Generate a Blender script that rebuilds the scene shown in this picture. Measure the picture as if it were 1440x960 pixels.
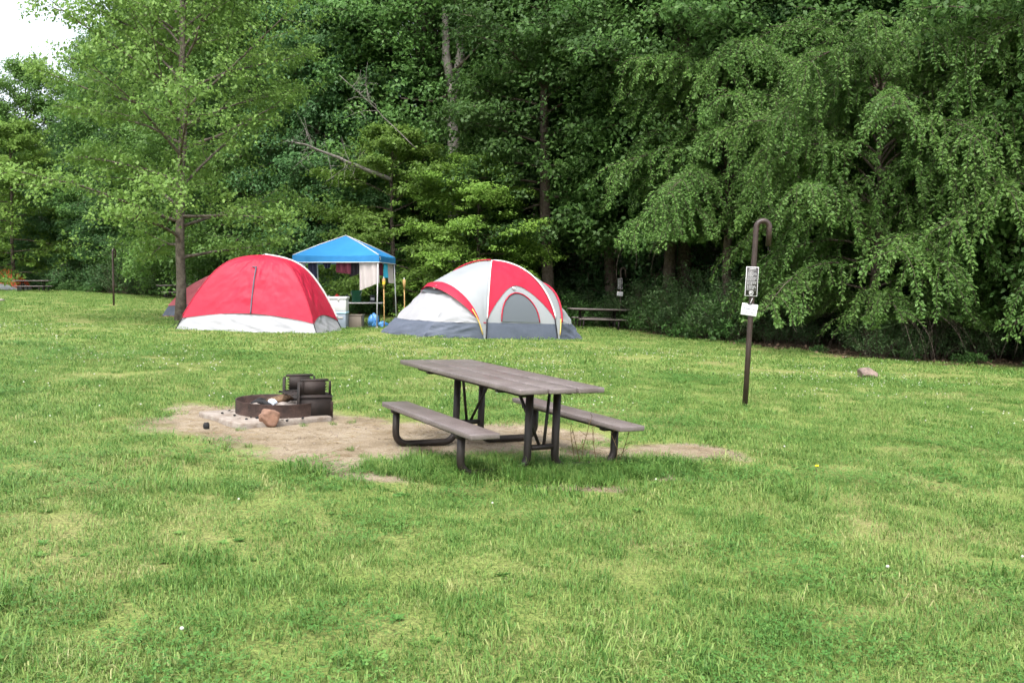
import bpy, bmesh, math, random
import numpy as np
from mathutils import Matrix, Vector, Euler

random.seed(7); RNG = np.random.default_rng(7)
scene = bpy.context.scene
for o in list(bpy.data.objects): bpy.data.objects.remove(o)
COL = scene.collection

# ------------------------------------------------------------------ camera
cam_d = bpy.data.cameras.new('camera'); cam = bpy.data.objects.new('camera', cam_d); COL.objects.link(cam)
cam.location = (0, 0, 1.46); cam.rotation_euler = (math.radians(90 - 3.753), 0, 0)
cam_d.sensor_width = 36; cam_d.lens = 31.25; cam_d.clip_end = 2000; cam_d.clip_start = .05
scene.camera = cam
# ------------------------------------------------------------------ world, sun, exposure
SUN_EL, SUN_AZ = 58, 190          # azimuth clockwise from +Y (veiled sun high behind the viewer)
w = bpy.data.worlds.new('World'); scene.world = w; w.use_nodes = True
nt = w.node_tree; nt.nodes.clear()
sky = nt.nodes.new('ShaderNodeTexSky'); sky.sky_type = 'NISHITA'; sky.sun_disc = False
sky.sun_elevation = math.radians(SUN_EL); sky.sun_rotation = math.radians(SUN_AZ)
sky.air_density = 1.0; sky.dust_density = 4.0; sky.ozone_density = 1.0
hs = nt.nodes.new('ShaderNodeHueSaturation'); hs.inputs['Saturation'].default_value = .38; hs.inputs['Value'].default_value = 1.15
bg = nt.nodes.new('ShaderNodeBackground'); bg.inputs['Strength'].default_value = .15
wo = nt.nodes.new('ShaderNodeOutputWorld')
nt.links.new(sky.outputs[0], hs.inputs['Color']); nt.links.new(hs.outputs[0], bg.inputs['Color']); nt.links.new(bg.outputs[0], wo.inputs[0])
sd = bpy.data.lights.new('sun', 'SUN'); sd.energy = 1.25; sd.angle = math.radians(28); sd.color = (1, .965, .92)
so = bpy.data.objects.new('sun', sd); COL.objects.link(so); so.location = (-10, -10, 30)
az, el = math.radians(SUN_AZ), math.radians(SUN_EL)
sdir = Vector((math.sin(az) * math.cos(el), math.cos(az) * math.cos(el), math.sin(el)))
so.rotation_euler = (-sdir).to_track_quat('-Z', 'Y').to_euler()
vs = scene.view_settings; vs.view_transform = 'Standard'; vs.look = 'None'; vs.gamma = 1; vs.use_curve_mapping = False
vs.exposure = 1.5
scene.render.engine = 'CYCLES'
cy = scene.cycles; cy.use_adaptive_sampling = True; cy.adaptive_threshold = .03; cy.max_bounces = 4; cy.diffuse_bounces = 2; cy.glossy_bounces = 1; cy.transmission_bounces = 3; cy.transparent_max_bounces = 4

# ------------------------------------------------------------------ noise and terrain
def _hash(ix, iy, s):
    h = (ix.astype(np.int64) * 374761393 + iy.astype(np.int64) * 668265263 + s * 1442695041) & 0xffffffff
    h = ((h ^ (h >> 13)) * 1274126177) & 0xffffffff
    return ((h ^ (h >> 16)) & 0xffff) / 65535.0
def vnoise(x, y, s=0):
    x = np.asarray(x, float); y = np.asarray(y, float)
    ix = np.floor(x); iy = np.floor(y); fx = x - ix; fy = y - iy
    fx = fx * fx * (3 - 2 * fx); fy = fy * fy * (3 - 2 * fy)
    a = _hash(ix, iy, s); b = _hash(ix + 1, iy, s); c = _hash(ix, iy + 1, s); d = _hash(ix + 1, iy + 1, s)
    return (a * (1 - fx) + b * fx) * (1 - fy) + (c * (1 - fx) + d * fx) * fy
def fbm(x, y, s=0, o=3):
    t = 0; a = .5; n = 0
    for i in range(o):
        t = t + a * vnoise(x * 2 ** i, y * 2 ** i, s + i * 17); n += a; a *= .5
    return t / n
TLX = [-90, -60, -35, -24, -17, -8, 0, 4, 6, 8, 12, 16, 26, 60]
TLY = [92, 80, 63, 54, 47, 36, 33, 31.8, 26.5, 22, 20.3, 18, 13, 6]
def yline(x): return np.interp(x, TLX, TLY)
def sstep(a, b, x):
    t = np.clip((np.asarray(x, float) - a) / (b - a), 0, 1); return t * t * (3 - 2 * t)
def gz(x, y):
    x = np.asarray(x, float); y = np.asarray(y, float)
    z = -1.1 * np.tanh(x / 25)
    z = z + (fbm(x * .6, y * .6, 3) - .5) * .06 * sstep(11, 18, np.hypot(x, y - 2)) + (fbm(x * 2.1, y * 2.1, 5) - .5) * .035
    f = y - yline(x)
    z = z + .30 * np.clip(f - 5, 0, 60) * sstep(-24, -9, x) * (1 - .4 * sstep(6, 12, x))
    return z
def g(x, y): return float(gz(x, y))
# bare earth: soft ellipses (cx, cy, rx, ry)
DIRT = [(-2.38, 8.62, 1.32, 1.2), (-1.15, 7.75, 1.05, 1.25), (-.05, 8.3, 1.15, .85), (.75, 7.6, .8, .55), (1.6, 7.95, .65, .5), (.45, 6.38, .5, .16), (-.95, 6.65, .5, .4), (1.0, 6.9, .5, .2)]
TALL = [(-.15, 6.75, .95, .42), (.55, 7.0, .7, .3), (1.15, 7.25, .35, .2)]
def ell(L, x, y):
    m = np.zeros(np.shape(x))
    for cx, cy_, rx, ry in L:
        d = np.sqrt(((x - cx) / rx) ** 2 + ((y - cy_) / ry) ** 2)
        m = np.maximum(m, 1 - sstep(.55, 1.25, d + (fbm(x * 1.7, y * 1.7, 9) - .5) * .9))
    return m
def dirt_mask(x, y):
    m = ell(DIRT, x, y); t = ell(TALL, x, y)
    m = m * (1 - .85 * t)
    spots = sstep(.68, .80, fbm(x * .8, y * .8, 31)) * .22
    return np.clip(np.maximum(m, spots * sstep(18, 10, np.hypot(x, y))), 0, 1)
def litter_mask(x, y):
    return sstep(-.9, .9, (y - yline(x)) + (fbm(x * .5, y * .5, 41) - .5) * 2.2)

# ------------------------------------------------------------------ materials
def mat(name, col, rough=.6, spec=.3, metal=0, var=None, vscale=8, bump=0, bscale=40, coat=0, transl=0):
    m = bpy.data.materials.new(name); m.use_nodes = True; t = m.node_tree; N = t.nodes; L = t.links
    b = N['Principled BSDF']; b.inputs['Roughness'].default_value = rough
    b.inputs['Specular IOR Level'].default_value = spec; b.inputs['Metallic'].default_value = metal
    if coat: b.inputs['Coat Weight'].default_value = coat
    tc = N.new('ShaderNodeTexCoord')
    if var:
        n = N.new('ShaderNodeTexNoise'); n.inputs['Scale'].default_value = vscale; n.inputs['Detail'].default_value = 6; n.inputs['Roughness'].default_value = .65
        L.new(tc.outputs['Object'], n.inputs['Vector'])
        r = N.new('ShaderNodeValToRGB'); r.color_ramp.elements[0].color = (*var, 1); r.color_ramp.elements[1].color = (*col, 1)
        r.color_ramp.elements[0].position = .35; r.color_ramp.elements[1].position = .62
        L.new(n.outputs['Fac'], r.inputs[0]); L.new(r.outputs[0], b.inputs['Base Color']); csock = r.outputs[0]
    else:
        b.inputs['Base Color'].default_value = (*col, 1); csock = None
    if bump:
        n2 = N.new('ShaderNodeTexNoise'); n2.inputs['Scale'].default_value = bscale; n2.inputs['Detail'].default_value = 4
        L.new(tc.outputs['Object'], n2.inputs['Vector'])
        bp = N.new('ShaderNodeBump'); bp.inputs['Strength'].default_value = bump; bp.inputs['Distance'].default_value = .02
        L.new(n2.outputs['Fac'], bp.inputs['Height']); L.new(bp.outputs[0], b.inputs['Normal'])
    if transl:
        tr = N.new('ShaderNodeBsdfTranslucent'); mx = N.new('ShaderNodeMixShader'); mx.inputs[0].default_value = transl
        if csock: L.new(csock, tr.inputs['Color'])
        else: tr.inputs['Color'].default_value = (*col, 1)
        out = N['Material Output']
        L.new(b.outputs[0], mx.inputs[1]); L.new(tr.outputs[0], mx.inputs[2]); L.new(mx.outputs[0], out.inputs['Surface'])
    return m

def leaf_mat(name, c0, c1, c2, transl=.35, rough=.45, spec=.35, grass=False, objvar=.35):
    m = bpy.data.materials.new(name); m.use_nodes = True; t = m.node_tree; N = t.nodes; L = t.links
    b = N['Principled BSDF']; b.inputs['Roughness'].default_value = rough; b.inputs['Specular IOR Level'].default_value = spec
    ge = N.new('ShaderNodeNewGeometry')
    r = N.new('ShaderNodeValToRGB'); e = r.color_ramp.elements
    e[0].color = (*c0, 1); e[1].color = (*c2, 1); e[0].position = 0; e[1].position = 1
    mid = e.new(.55); mid.color = (*c1, 1)
    if grass:
        no = N.new('ShaderNodeTexNoise'); no.inputs['Scale'].default_value = .55; no.inputs['Detail'].default_value = 5; no.inputs['Roughness'].default_value = .6
        L.new(ge.outputs['Position'], no.inputs['Vector'])
        at = N.new('ShaderNodeAttribute'); at.attribute_type = 'INSTANCER'; at.attribute_name = 'tint'
        a = N.new('ShaderNodeMath'); a.operation = 'MULTIPLY_ADD'; a.inputs[1].default_value = .75; L.new(ge.outputs['Random Per Island'], a.inputs[0])
        a2 = N.new('ShaderNodeMath'); a2.operation = 'MULTIPLY_ADD'; a2.inputs[1].default_value = .75
        L.new(no.outputs['Fac'], a2.inputs[0])
        no2 = N.new('ShaderNodeTexNoise'); no2.inputs['Scale'].default_value = 4.5; no2.inputs['Detail'].default_value = 3; L.new(ge.outputs['Position'], no2.inputs['Vector'])
        a4 = N.new('ShaderNodeMath'); a4.operation = 'MULTIPLY_ADD'; a4.inputs[1].default_value = .8; a4.inputs[2].default_value = -.87; L.new(no2.outputs['Fac'], a4.inputs[0]); L.new(a4.outputs[0], a2.inputs[2])
        a3 = N.new('ShaderNodeMath'); a3.operation = 'ADD'; L.new(a2.outputs[0], a3.inputs[0]); L.new(at.outputs['Fac'], a3.inputs[1])
        L.new(a3.outputs[0], a.inputs[2]); L.new(a.outputs[0], r.inputs[0]); cs = r.outputs[0]
    else:
        oi = N.new('ShaderNodeObjectInfo')
        no = N.new('ShaderNodeTexNoise'); no.inputs['Scale'].default_value = .45; no.inputs['Detail'].default_value = 3
        L.new(ge.outputs['Position'], no.inputs['Vector'])
        a = N.new('ShaderNodeMath'); a.operation = 'MULTIPLY_ADD'; a.inputs[1].default_value = .5; a.inputs[2].default_value = 0.0
        L.new(ge.outputs['Random Per Island'], a.inputs[0])
        a2 = N.new('ShaderNodeMath'); a2.operation = 'MULTIPLY_ADD'; a2.inputs[1].default_value = .9; L.new(no.outputs['Fac'], a2.inputs[0]); a2.inputs[2].default_value = -.2
        a3 = N.new('ShaderNodeMath'); a3.operation = 'ADD'; L.new(a.outputs[0], a3.inputs[0]); L.new(a2.outputs[0], a3.inputs[1])
        L.new(a3.outputs[0], r.inputs[0])
        h = N.new('ShaderNodeHueSaturation'); L.new(r.outputs[0], h.inputs['Color'])
        mr = N.new('ShaderNodeMapRange'); mr.inputs['To Min'].default_value = 1 - objvar; mr.inputs['To Max'].default_value = 1 + objvar
        L.new(oi.outputs['Random'], mr.inputs['Value']); L.new(mr.outputs[0], h.inputs['Value']); cs = h.outputs[0]
    L.new(cs, b.inputs['Base Color'])
    tr = N.new('ShaderNodeBsdfTranslucent'); L.new(cs, tr.inputs['Color'])
    mx = N.new('ShaderNodeMixShader'); mx.inputs[0].default_value = transl
    L.new(b.outputs[0], mx.inputs[1]); L.new(tr.outputs[0], mx.inputs[2]); L.new(mx.outputs[0], N['Material Output'].inputs['Surface'])
    return m

def ground_material():
    m = bpy.data.materials.new('ground'); m.use_nodes = True; t = m.node_tree; N = t.nodes; L = t.links
    b = N['Principled BSDF']; b.inputs['Roughness'].default_value = .95; b.inputs['Specular IOR Level'].default_value = .1
    ge = N.new('ShaderNodeNewGeometry')
    def noise(sc, det=6, ro=.65):
        n = N.new('ShaderNodeTexNoise'); n.inputs['Scale'].default_value = sc; n.inputs['Detail'].default_value = det; n.inputs['Roughness'].default_value = ro
        L.new(ge.outputs['Position'], n.inputs['Vector']); return n.outputs['Fac']
    def ramp(f, stops):
        r = N.new('ShaderNodeValToRGB'); e = r.color_ramp.elements
        e[0].position, e[0].color = stops[0][0], (*stops[0][1], 1); e[1].position, e[1].color = stops[-1][0], (*stops[-1][1], 1)
        for p, c in stops[1:-1]: k = e.new(p); k.color = (*c, 1)
        L.new(f, r.inputs[0]); return r.outputs[0]
    def mix(f, a, c):
        x = N.new('ShaderNodeMix'); x.data_type = 'RGBA'; L.new(f, x.inputs[0]); L.new(a, x.inputs[6]); L.new(c, x.inputs[7]); return x.outputs[2]
    turf = ramp(noise(.55, 5, .6), [(.3, (.13, .195, .045)), (.5, (.20, .24, .074)), (.7, (.26, .24, .108))])
    fine = ramp(noise(60, 4), [(.35, (.45, .45, .45)), (.6, (1.15, 1.15, 1.1))])
    mu = N.new('ShaderNodeMix'); mu.data_type = 'RGBA'; mu.blend_type = 'MULTIPLY'; mu.inputs[0].default_value = 1
    L.new(turf, mu.inputs[6]); L.new(fine, mu.inputs[7]); turf = mu.outputs[2]
    dirt = ramp(noise(2.4, 8, .7), [(.32, (.175, .135, .088)), (.48, (.25, .20, .138)), (.66, (.33, .278, .205))])
    grit = ramp(noise(90, 3), [(.32, (.5, .48, .46)), (.55, (1.05, 1.05, 1.05))])
    mu2 = N.new('ShaderNodeMix'); mu2.data_type = 'RGBA'; mu2.blend_type = 'MULTIPLY'; mu2.inputs[0].default_value = .8
    L.new(dirt, mu2.inputs[6]); L.new(grit, mu2.inputs[7]); dirt = mu2.outputs[2]
    lit = ramp(noise(14, 6), [(.35, (.035, .026, .016)), (.55, (.085, .06, .038)), (.7, (.15, .11, .075))])
    at = N.new('ShaderNodeAttribute'); at.attribute_name = 'dirt'
    sh = N.new('ShaderNodeMath'); sh.operation = 'MULTIPLY_ADD'; sh.inputs[1].default_value = 2.2
    nn = N.new('ShaderNodeMath'); nn.operation = 'MULTIPLY_ADD'; nn.inputs[1].default_value = 1.6; nn.inputs[2].default_value = -1.35; L.new(noise(7, 5), nn.inputs[0])
    L.new(at.outputs['Fac'], sh.inputs[0]); L.new(nn.outputs[0], sh.inputs[2]); sh.use_clamp = True
    al = N.new('ShaderNodeAttribute'); al.attribute_name = 'litter'
    c = mix(sh.outputs[0], turf, dirt); c = mix(al.outputs['Fac'], c, lit)
    L.new(c, b.inputs['Base Color'])
    bp = N.new('ShaderNodeBump'); bp.inputs['Strength'].default_value = .8; bp.inputs['Distance'].default_value = .04
    L.new(noise(28, 6), bp.inputs['Height']); L.new(bp.outputs[0], b.inputs['Normal'])
    return m

M = dict(
    plank=mat('plank_plastic', (.155, .130, .124), .36, .6, var=(.105, .084, .079), vscale=5, bump=.25, bscale=60),
    frame=mat('brown_paint', (.021, .015, .012), .5, .3, var=(.013, .010, .008), vscale=9),
    pole=mat('post_paint', (.042, .027, .023), .42, .4, var=(.025, .016, .013), vscale=7, bump=.1),
    rust=mat('rusty_steel', (.075, .046, .038), .75, .3, var=(.032, .022, .019), vscale=9, bump=.3, bscale=60),
    soot=mat('sooty_steel', (.016, .0135, .0125), .65, .25, var=(.030, .021, .018), vscale=7),
    concrete=mat('concrete', (.27, .24, .21), .9, .2, var=(.175, .14, .11), vscale=9, bump=.5, bscale=50),
    rock=mat('rock', (.25, .145, .10), .85, .2, var=(.15, .09, .065), vscale=6, bump=.6, bscale=22),
    rock2=mat('rock_grey', (.24, .18, .15), .9, .2, var=(.12, .09, .08), vscale=6, bump=.7, bscale=18),
    coal=mat('charcoal', (.014, .014, .015), .8, .3, bump=.5),
    ash=mat('ash', (.34, .30, .27), .95, .1, var=(.06, .05, .045), vscale=18, bump=.8, bscale=50),
    wood_burnt=mat('burnt_wood', (.20, .13, .08), .9, .1, var=(.02, .016, .014), vscale=6, bump=.6),
    red=mat('tent_red', (.43, .020, .050), .55, .25, var=(.39, .016, .042), vscale=1.5, bump=.5, bscale=5, transl=.18),
    white=mat('tent_white', (.36, .365, .385), .6, .3, var=(.325, .33, .35), vscale=1.5, bump=.15, bscale=14, transl=.15),
    ltgrey=mat('tent_light_grey', (.30, .318, .333), .6, .3, var=(.27, .288, .302), vscale=1.3, bump=.15, bscale=12, transl=.15),
    dkgrey=mat('tent_dark_grey', (.085, .10, .135), .6, .3, var=(.065, .078, .105), vscale=2, bump=.2, bscale=14),
    mesh=mat('window_mesh', (.10, .115, .13), .7, .2),
    black=mat('black_trim', (.015, .015, .018), .5, .3),
    piping=mat('white_piping', (.55, .55, .55), .6, .3),
    yellow=mat('yellow_pole', (.55, .40, .10), .5, .4),
    pink=mat('tent_pink', (.50, .13, .15), .6, .3, var=(.45, .10, .12), vscale=2, transl=.3),
    orange=mat('tent_orange', (.50, .085, .03), .6, .3, transl=.2),
    blue=mat('canopy_blue', (.03, .22, .50), .55, .3, var=(.025, .20, .46), vscale=2, bump=.1, bscale=10, transl=.25),
    steel=mat('white_steel', (.48, .48, .48), .4, .5),
    towel=mat('towel_beige', (.42, .38, .37), .95, .1, bump=.6, bscale=120),
    greycloth=mat('cloth_grey', (.33, .33, .36), .95, .1), navy=mat('cloth_navy', (.016, .018, .035), .9, .1),
    maroon=mat('cloth_maroon', (.075, .018, .028), .9, .1), blackcloth=mat('cloth_black', (.012, .011, .014), .9, .1), cyan=mat('cloth_cyan', (.05, .38, .55), .9, .1),
    cooler=mat('cooler_white', (.52, .53, .53), .4, .5), coolgrey=mat('cooler_grey', (.20, .24, .29), .5, .4), coolblue=mat('cooler_lid_blue', (.36, .55, .66), .5, .4),
    tote=mat('tote_brown', (.15, .125, .10), .6, .3), tabletop=mat('folding_top', (.40, .39, .37), .6, .3), bucket=mat('bucket_green', (.008, .09, .045), .5, .4),
    redobj=mat('red_plastic', (.55, .03, .015), .45, .4), bag=mat('blue_bag', (.02, .13, .42), .3, .5, var=(.10, .27, .52), vscale=9),
    bamboo=mat('bamboo', (.42, .27, .11), .6, .3, var=(.33, .20, .07), vscale=12), torchlbl=mat('torch_label', (.65, .50, .05), .6, .3),
    signblack=mat('sign_black', (.05, .045, .045), .4, .4), signwhite=mat('sign_white', (.58, .58, .58), .5, .3), signgrey=mat('sign_print', (.42, .42, .42), .5, .3), signred=mat('sign_red', (.5, .04, .04), .5, .3), ink=mat('ink', (.20, .21, .26), .6, .2),
    bark=mat('bark', (.105, .085, .068), .95, .1, var=(.045, .036, .028), vscale=9, bump=1, bscale=25),
    barkgrey=mat('bark_grey', (.165, .14, .115), .95, .1, var=(.06, .05, .04), vscale=6, bump=1, bscale=25),
    deadwood=mat('dead_wood', (.24, .22, .20), .9, .1, var=(.13, .115, .10), vscale=6, bump=.5),
    stem=mat('dry_stem', (.14, .10, .05), .9, .1),
)
LEAF = dict(
    sycamore=leaf_mat('leaf_sycamore', (.072, .142, .028), (.128, .222, .046), (.198, .305, .075), .42, .5, .25),
    broad=leaf_mat('leaf_broad', (.048, .114, .022), (.094, .186, .038), (.152, .256, .060), .4, .5, .22),
    tall=leaf_mat('leaf_tall', (.035, .090, .020), (.072, .152, .034), (.120, .214, .052), .38, .5, .22),
    dark=leaf_mat('leaf_dark', (.027, .074, .024), (.053, .124, .038), (.089, .176, .056), .35, .5, .22),
    layer=leaf_mat('leaf_layer', (.078, .155, .022), (.134, .235, .038), (.188, .290, .056), .42, .5, .22),
    weep=leaf_mat('leaf_weep', (.056, .130, .030), (.112, .216, .048), (.184, .300, .076), .42, .5, .25, objvar=.12),
    shrub=leaf_mat('leaf_shrub', (.034, .074, .025), (.064, .116, .042), (.100, .158, .062), .33, .55, .2),
    weed=leaf_mat('leaf_weed', (.038, .104, .026), (.072, .160, .040), (.118, .222, .060), .38, .55, .2),
)
GRASS = leaf_mat('grass_blade', (.078, .180, .032), (.195, .288, .068), (.37, .35, .165), .32, .5, .3, grass=True)
CLOVER = leaf_mat('clover_leaf', (.072, .185, .038), (.125, .245, .056), (.19, .30, .075), .32, .5, .25, grass=True)
FLOWER = mat('clover_flower', (.52, .52, .46), .8, .1)
DANDY = mat('dandelion', (.75, .48, .02), .8, .1)
GROUND = ground_material()

# ------------------------------------------------------------------ mesh helpers
def np_mesh(name, V, F, mats, smooth=False, midx=None):
    """V (n,3); F list of int arrays (k,3) / (k,4)"""
    me = bpy.data.meshes.new(name)
    F = [np.asarray(f, np.int32) for f in F if len(f)]
    loops = np.concatenate([f.ravel() for f in F]); tot = np.concatenate([np.full(len(f), f.shape[1], np.int32) for f in F])
    start = np.concatenate([[0], np.cumsum(tot)[:-1]]).astype(np.int32)
    me.vertices.add(len(V)); me.vertices.foreach_set('co', np.asarray(V, np.float32).ravel())
    me.loops.add(len(loops)); me.loops.foreach_set('vertex_index', loops)
    me.polygons.add(len(tot)); me.polygons.foreach_set('loop_start', start)
    if smooth: me.polygons.foreach_set('use_smooth', np.ones(len(tot), bool))
    for m in (mats if isinstance(mats, (list, tuple)) else [mats]): me.materials.append(m)
    if midx is not None: me.polygons.foreach_set('material_index', np.asarray(midx, np.int32))
    me.update(calc_edges=True); me.validate()
    return me
def link(name, me, parent=None):
    o = bpy.data.objects.new(name, me); COL.objects.link(o)
    if parent: o.parent = parent
    return o
def tag(o, label, cat, group=None):
    o['label'] = label; o['category'] = cat
    if group: o['group'] = group
    return o
def thing(name, loc, label, cat, group=None, rotz=0):
    o = bpy.data.objects.new(name, None); COL.objects.link(o); o.empty_display_size = .2
    o.location = loc; o.rotation_euler = (0, 0, rotz); return tag(o, label, cat, group)

class MB:
    def __init__(s): s.V = []; s.T = []; s.Q = []; s.n = 0
    def add(s, V, tris=(), quads=()):
        V = np.asarray(V, float)
        if len(tris): s.T.append(np.asarray(tris) + s.n)
        if len(quads): s.Q.append(np.asarray(quads) + s.n)
        s.V.append(V); s.n += len(V); return s
    def tube(s, pts, r, k=8, cap=True):
        P = np.asarray(pts, float); n = len(P); r = np.broadcast_to(np.asarray(r, float), (n,))
        T = np.gradient(P, axis=0); T /= np.linalg.norm(T, axis=1)[:, None] + 1e-12
        up = np.array([0, 0, 1.]) if abs(T[0][2]) < .9 else np.array([1., 0, 0])
        a = np.cross(T[0], up); a /= np.linalg.norm(a); ring = []
        ang = np.linspace(0, 2 * np.pi, k, endpoint=False)
        for i in range(n):
            a = a - T[i] * (a @ T[i]); a /= np.linalg.norm(a) + 1e-12; b = np.cross(T[i], a)
            ring.append(P[i] + r[i] * (np.cos(ang)[:, None] * a + np.sin(ang)[:, None] * b))
        V = np.concatenate(ring); q = []
        i0 = np.arange(k); i1 = (i0 + 1) % k
        Q = np.concatenate([np.stack([j * k + i0, j * k + i1, (j + 1) * k + i1, (j + 1) * k + i0], 1) for j in range(n - 1)])
        tr = []
        if cap:
            V = np.concatenate([V, P[:1], P[-1:]]); c0 = n * k; c1 = c0 + 1
            tr = np.concatenate([np.stack([i1, i0, np.full(k, c0)], 1), np.stack([(n - 1) * k + i0, (n - 1) * k + i1, np.full(k, c1)], 1)])
        return s.add(V, tr, Q)
    def box(s, c, size, R=None, bev=0):
        hx, hy, hz = [d / 2 for d in size]
        if bev:
            bm = bmesh.new(); bmesh.ops.create_cube(bm, size=1)
            for v in bm.verts: v.co = Vector((v.co.x * hx * 2, v.co.y * hy * 2, v.co.z * hz * 2))
            bmesh.ops.bevel(bm, geom=bm.edges[:], offset=bev, segments=2, affect='EDGES', profile=.5)
            bm.verts.index_update(); V = np.array([v.co[:] for v in bm.verts]); T = []; Q = []
            for f in bm.faces:
                ix = [v.index for v in f.verts]
                if len(ix) == 4: Q.append(ix)
                elif len(ix) == 3: T.append(ix)
                else:
                    for k in range(1, len(ix) - 1): T.append([ix[0], ix[k], ix[k + 1]])
            bm.free()
        else:
            V = np.array([[x, y, z] for x in (-hx, hx) for y in (-hy, hy) for z in (-hz, hz)])
            Q = [[0, 1, 3, 2], [4, 6, 7, 5], [0, 4, 5, 1], [2, 3, 7, 6], [0, 2, 6, 4], [1, 5, 7, 3]]; T = []
        if R is not None: V = V @ np.array(R).T
        return s.add(V + np.asarray(c, float), T, Q)
    def grid(s, G):
        n, m, _ = G.shape
        i, j = np.meshgrid(np.arange(n - 1), np.arange(m - 1), indexing='ij'); a = (i * m + j).ravel()
        return s.add(G.reshape(-1, 3), (), np.stack([a, a + m, a + m + 1, a + 1], 1))
    def poly_prism(s, pts2, t, tf):
        """extrude a 2D outline (list of (a,b)) by thickness t; tf maps (a,b,c)->xyz"""
        bm = bmesh.new(); vs_ = [bm.verts.new((a, b, 0)) for a, b in pts2]; f = bm.faces.new(vs_)
        r = bmesh.ops.extrude_face_region(bm, geom=[f])
        for e in r['geom']:
            if isinstance(e, bmesh.types.BMVert): e.co.z += t
        bmesh.ops.triangulate(bm, faces=bm.faces[:]); bm.verts.index_update()
        V = np.array([tf(*v.co) for v in bm.verts]); T = [[v.index for v in f.verts] for f in bm.faces]; bm.free()
        return s.add(V, T)
    def arrays(s): return np.concatenate(s.V), [np.concatenate(x) for x in (s.T, s.Q) if x]
    def mesh(s, name, m, smooth=False):
        V, F = s.arrays(); me = np_mesh(name, V, F, m, smooth)
        bm = bmesh.new(); bm.from_mesh(me); bmesh.ops.recalc_face_normals(bm, faces=bm.faces[:]); bm.to_mesh(me); bm.free()
        return me
    def build(s, name, m, parent=None, smooth=False): return link(name, s.mesh(name, m, smooth), parent)

def fillet(pts, rad, n=6):
    P = [Vector(p) for p in pts]; out = [P[0]]
    for i in range(1, len(P) - 1):
        a = (P[i - 1] - P[i]).normalized(); b = (P[i + 1] - P[i]).normalized(); th = a.angle(b); d = rad / math.tan(th / 2)
        p0 = P[i] + a * d; p1 = P[i] + b * d; c = P[i] + (a + b).normalized() * (rad / math.sin(th / 2))
        v0 = p0 - c; v1 = p1 - c; tot = v0.angle(v1); ax = v0.cross(v1).normalized()
        for k in range(n + 1): out.append(c + Matrix.Rotation(tot * k / n, 3, ax) @ v0)
    out.append(P[-1]); return [tuple(p) for p in out]
def rotz(a): return np.array(Matrix.Rotation(a, 3, 'Z'))

# ------------------------------------------------------------------ ground sheet
def graded(lo, hi, f0, f1, fine, growth=1.16):
    c = list(np.arange(f0, f1 + 1e-6, fine)); st = fine; x = c[-1]
    while x < hi: st = min(st * growth, 25); x += st; c.append(x)
    st = fine; x = c[0]; pre = []
    while x > lo: st = min(st * growth, 25); x -= st; pre.append(x)
    return np.array(pre[::-1] + c)
gx = graded(-400, 400, -5, 4.5, .09); gy = graded(-120, 500, 2.5, 11, .09)
GX, GY = np.meshgrid(gx, gy, indexing='ij'); Z = gz(GX, GY)
mb = MB(); mb.grid(np.stack([GX, GY, Z], -1)); V, F = mb.arrays()
me = np_mesh('ground', V, F, GROUND, True)
for nm, fn in (('dirt', dirt_mask), ('litter', litter_mask)):
    a = me.attributes.new(nm, 'FLOAT', 'POINT'); a.data.foreach_set('value', fn(V[:, 0], V[:, 1]).astype(np.float32))
ground = link('ground', me); ground['kind'] = 'structure'

# ------------------------------------------------------------------ trees
def leaves(C, rad, flat, n, size, aspect, tilt, rng, upbias=1.0, radial=0.0):
    """C (k,3) cluster centres, rad (k,), n leaves per cluster -> quads"""
    k = len(C); ci = np.repeat(np.arange(k), n); N = len(ci)
    d = rng.normal(size=(N, 3)); d /= np.linalg.norm(d, axis=1)[:, None]
    rr = rng.random(N) ** .45
    P = C[ci] + d * (rr * rad[ci])[:, None] * np.array([1, 1, flat])
    nrm = rng.normal(size=(N, 3)) * tilt + np.array([0, 0, upbias]); nrm += d * np.array([.5, .5, .2])
    if radial:
        o_ = C[ci].copy(); o_[:, 2] = 0; o_ /= np.linalg.norm(o_, axis=1)[:, None] + 1e-6; nrm += o_ * radial
    nrm /= np.linalg.norm(nrm, axis=1)[:, None]
    a = rng.normal(size=(N, 3)) + d * .8 + np.array([0, 0, -.35])
    a -= nrm * np.sum(a * nrm, 1)[:, None]; a /= np.linalg.norm(a, axis=1)[:, None] + 1e-9
    b = np.cross(nrm, a)
    s = size * (.6 + .8 * rng.random(N)); s = s[:, None]; wd = s * aspect
    base = P - a * s * .5; tip = P + a * s * .5 - nrm * s * .12
    lf = P + b * wd * .5 - a * s * .08 + nrm * s * .1; rt = P - b * wd * .5 - a * s * .08 + nrm * s * .1
    V = np.stack([base, rt, tip, lf], 1).reshape(-1, 3)
    Q = np.arange(N * 4).reshape(N, 4)
    return V, Q
def curve_pts(p0, d0, L, n, bend, rng, wob=.06):
    """polyline starting at p0 along d0, bend = z acceleration"""
    p = np.array(p0, float); d = np.array(d0, float); out = [p.copy()]; st = L / n
    for i in range(n):
        d = d + np.array([0, 0, bend / n]) + rng.normal(size=3) * wob; d /= np.linalg.norm(d); p = p + d * st; out.append(p.copy())
    return np.array(out)
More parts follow.
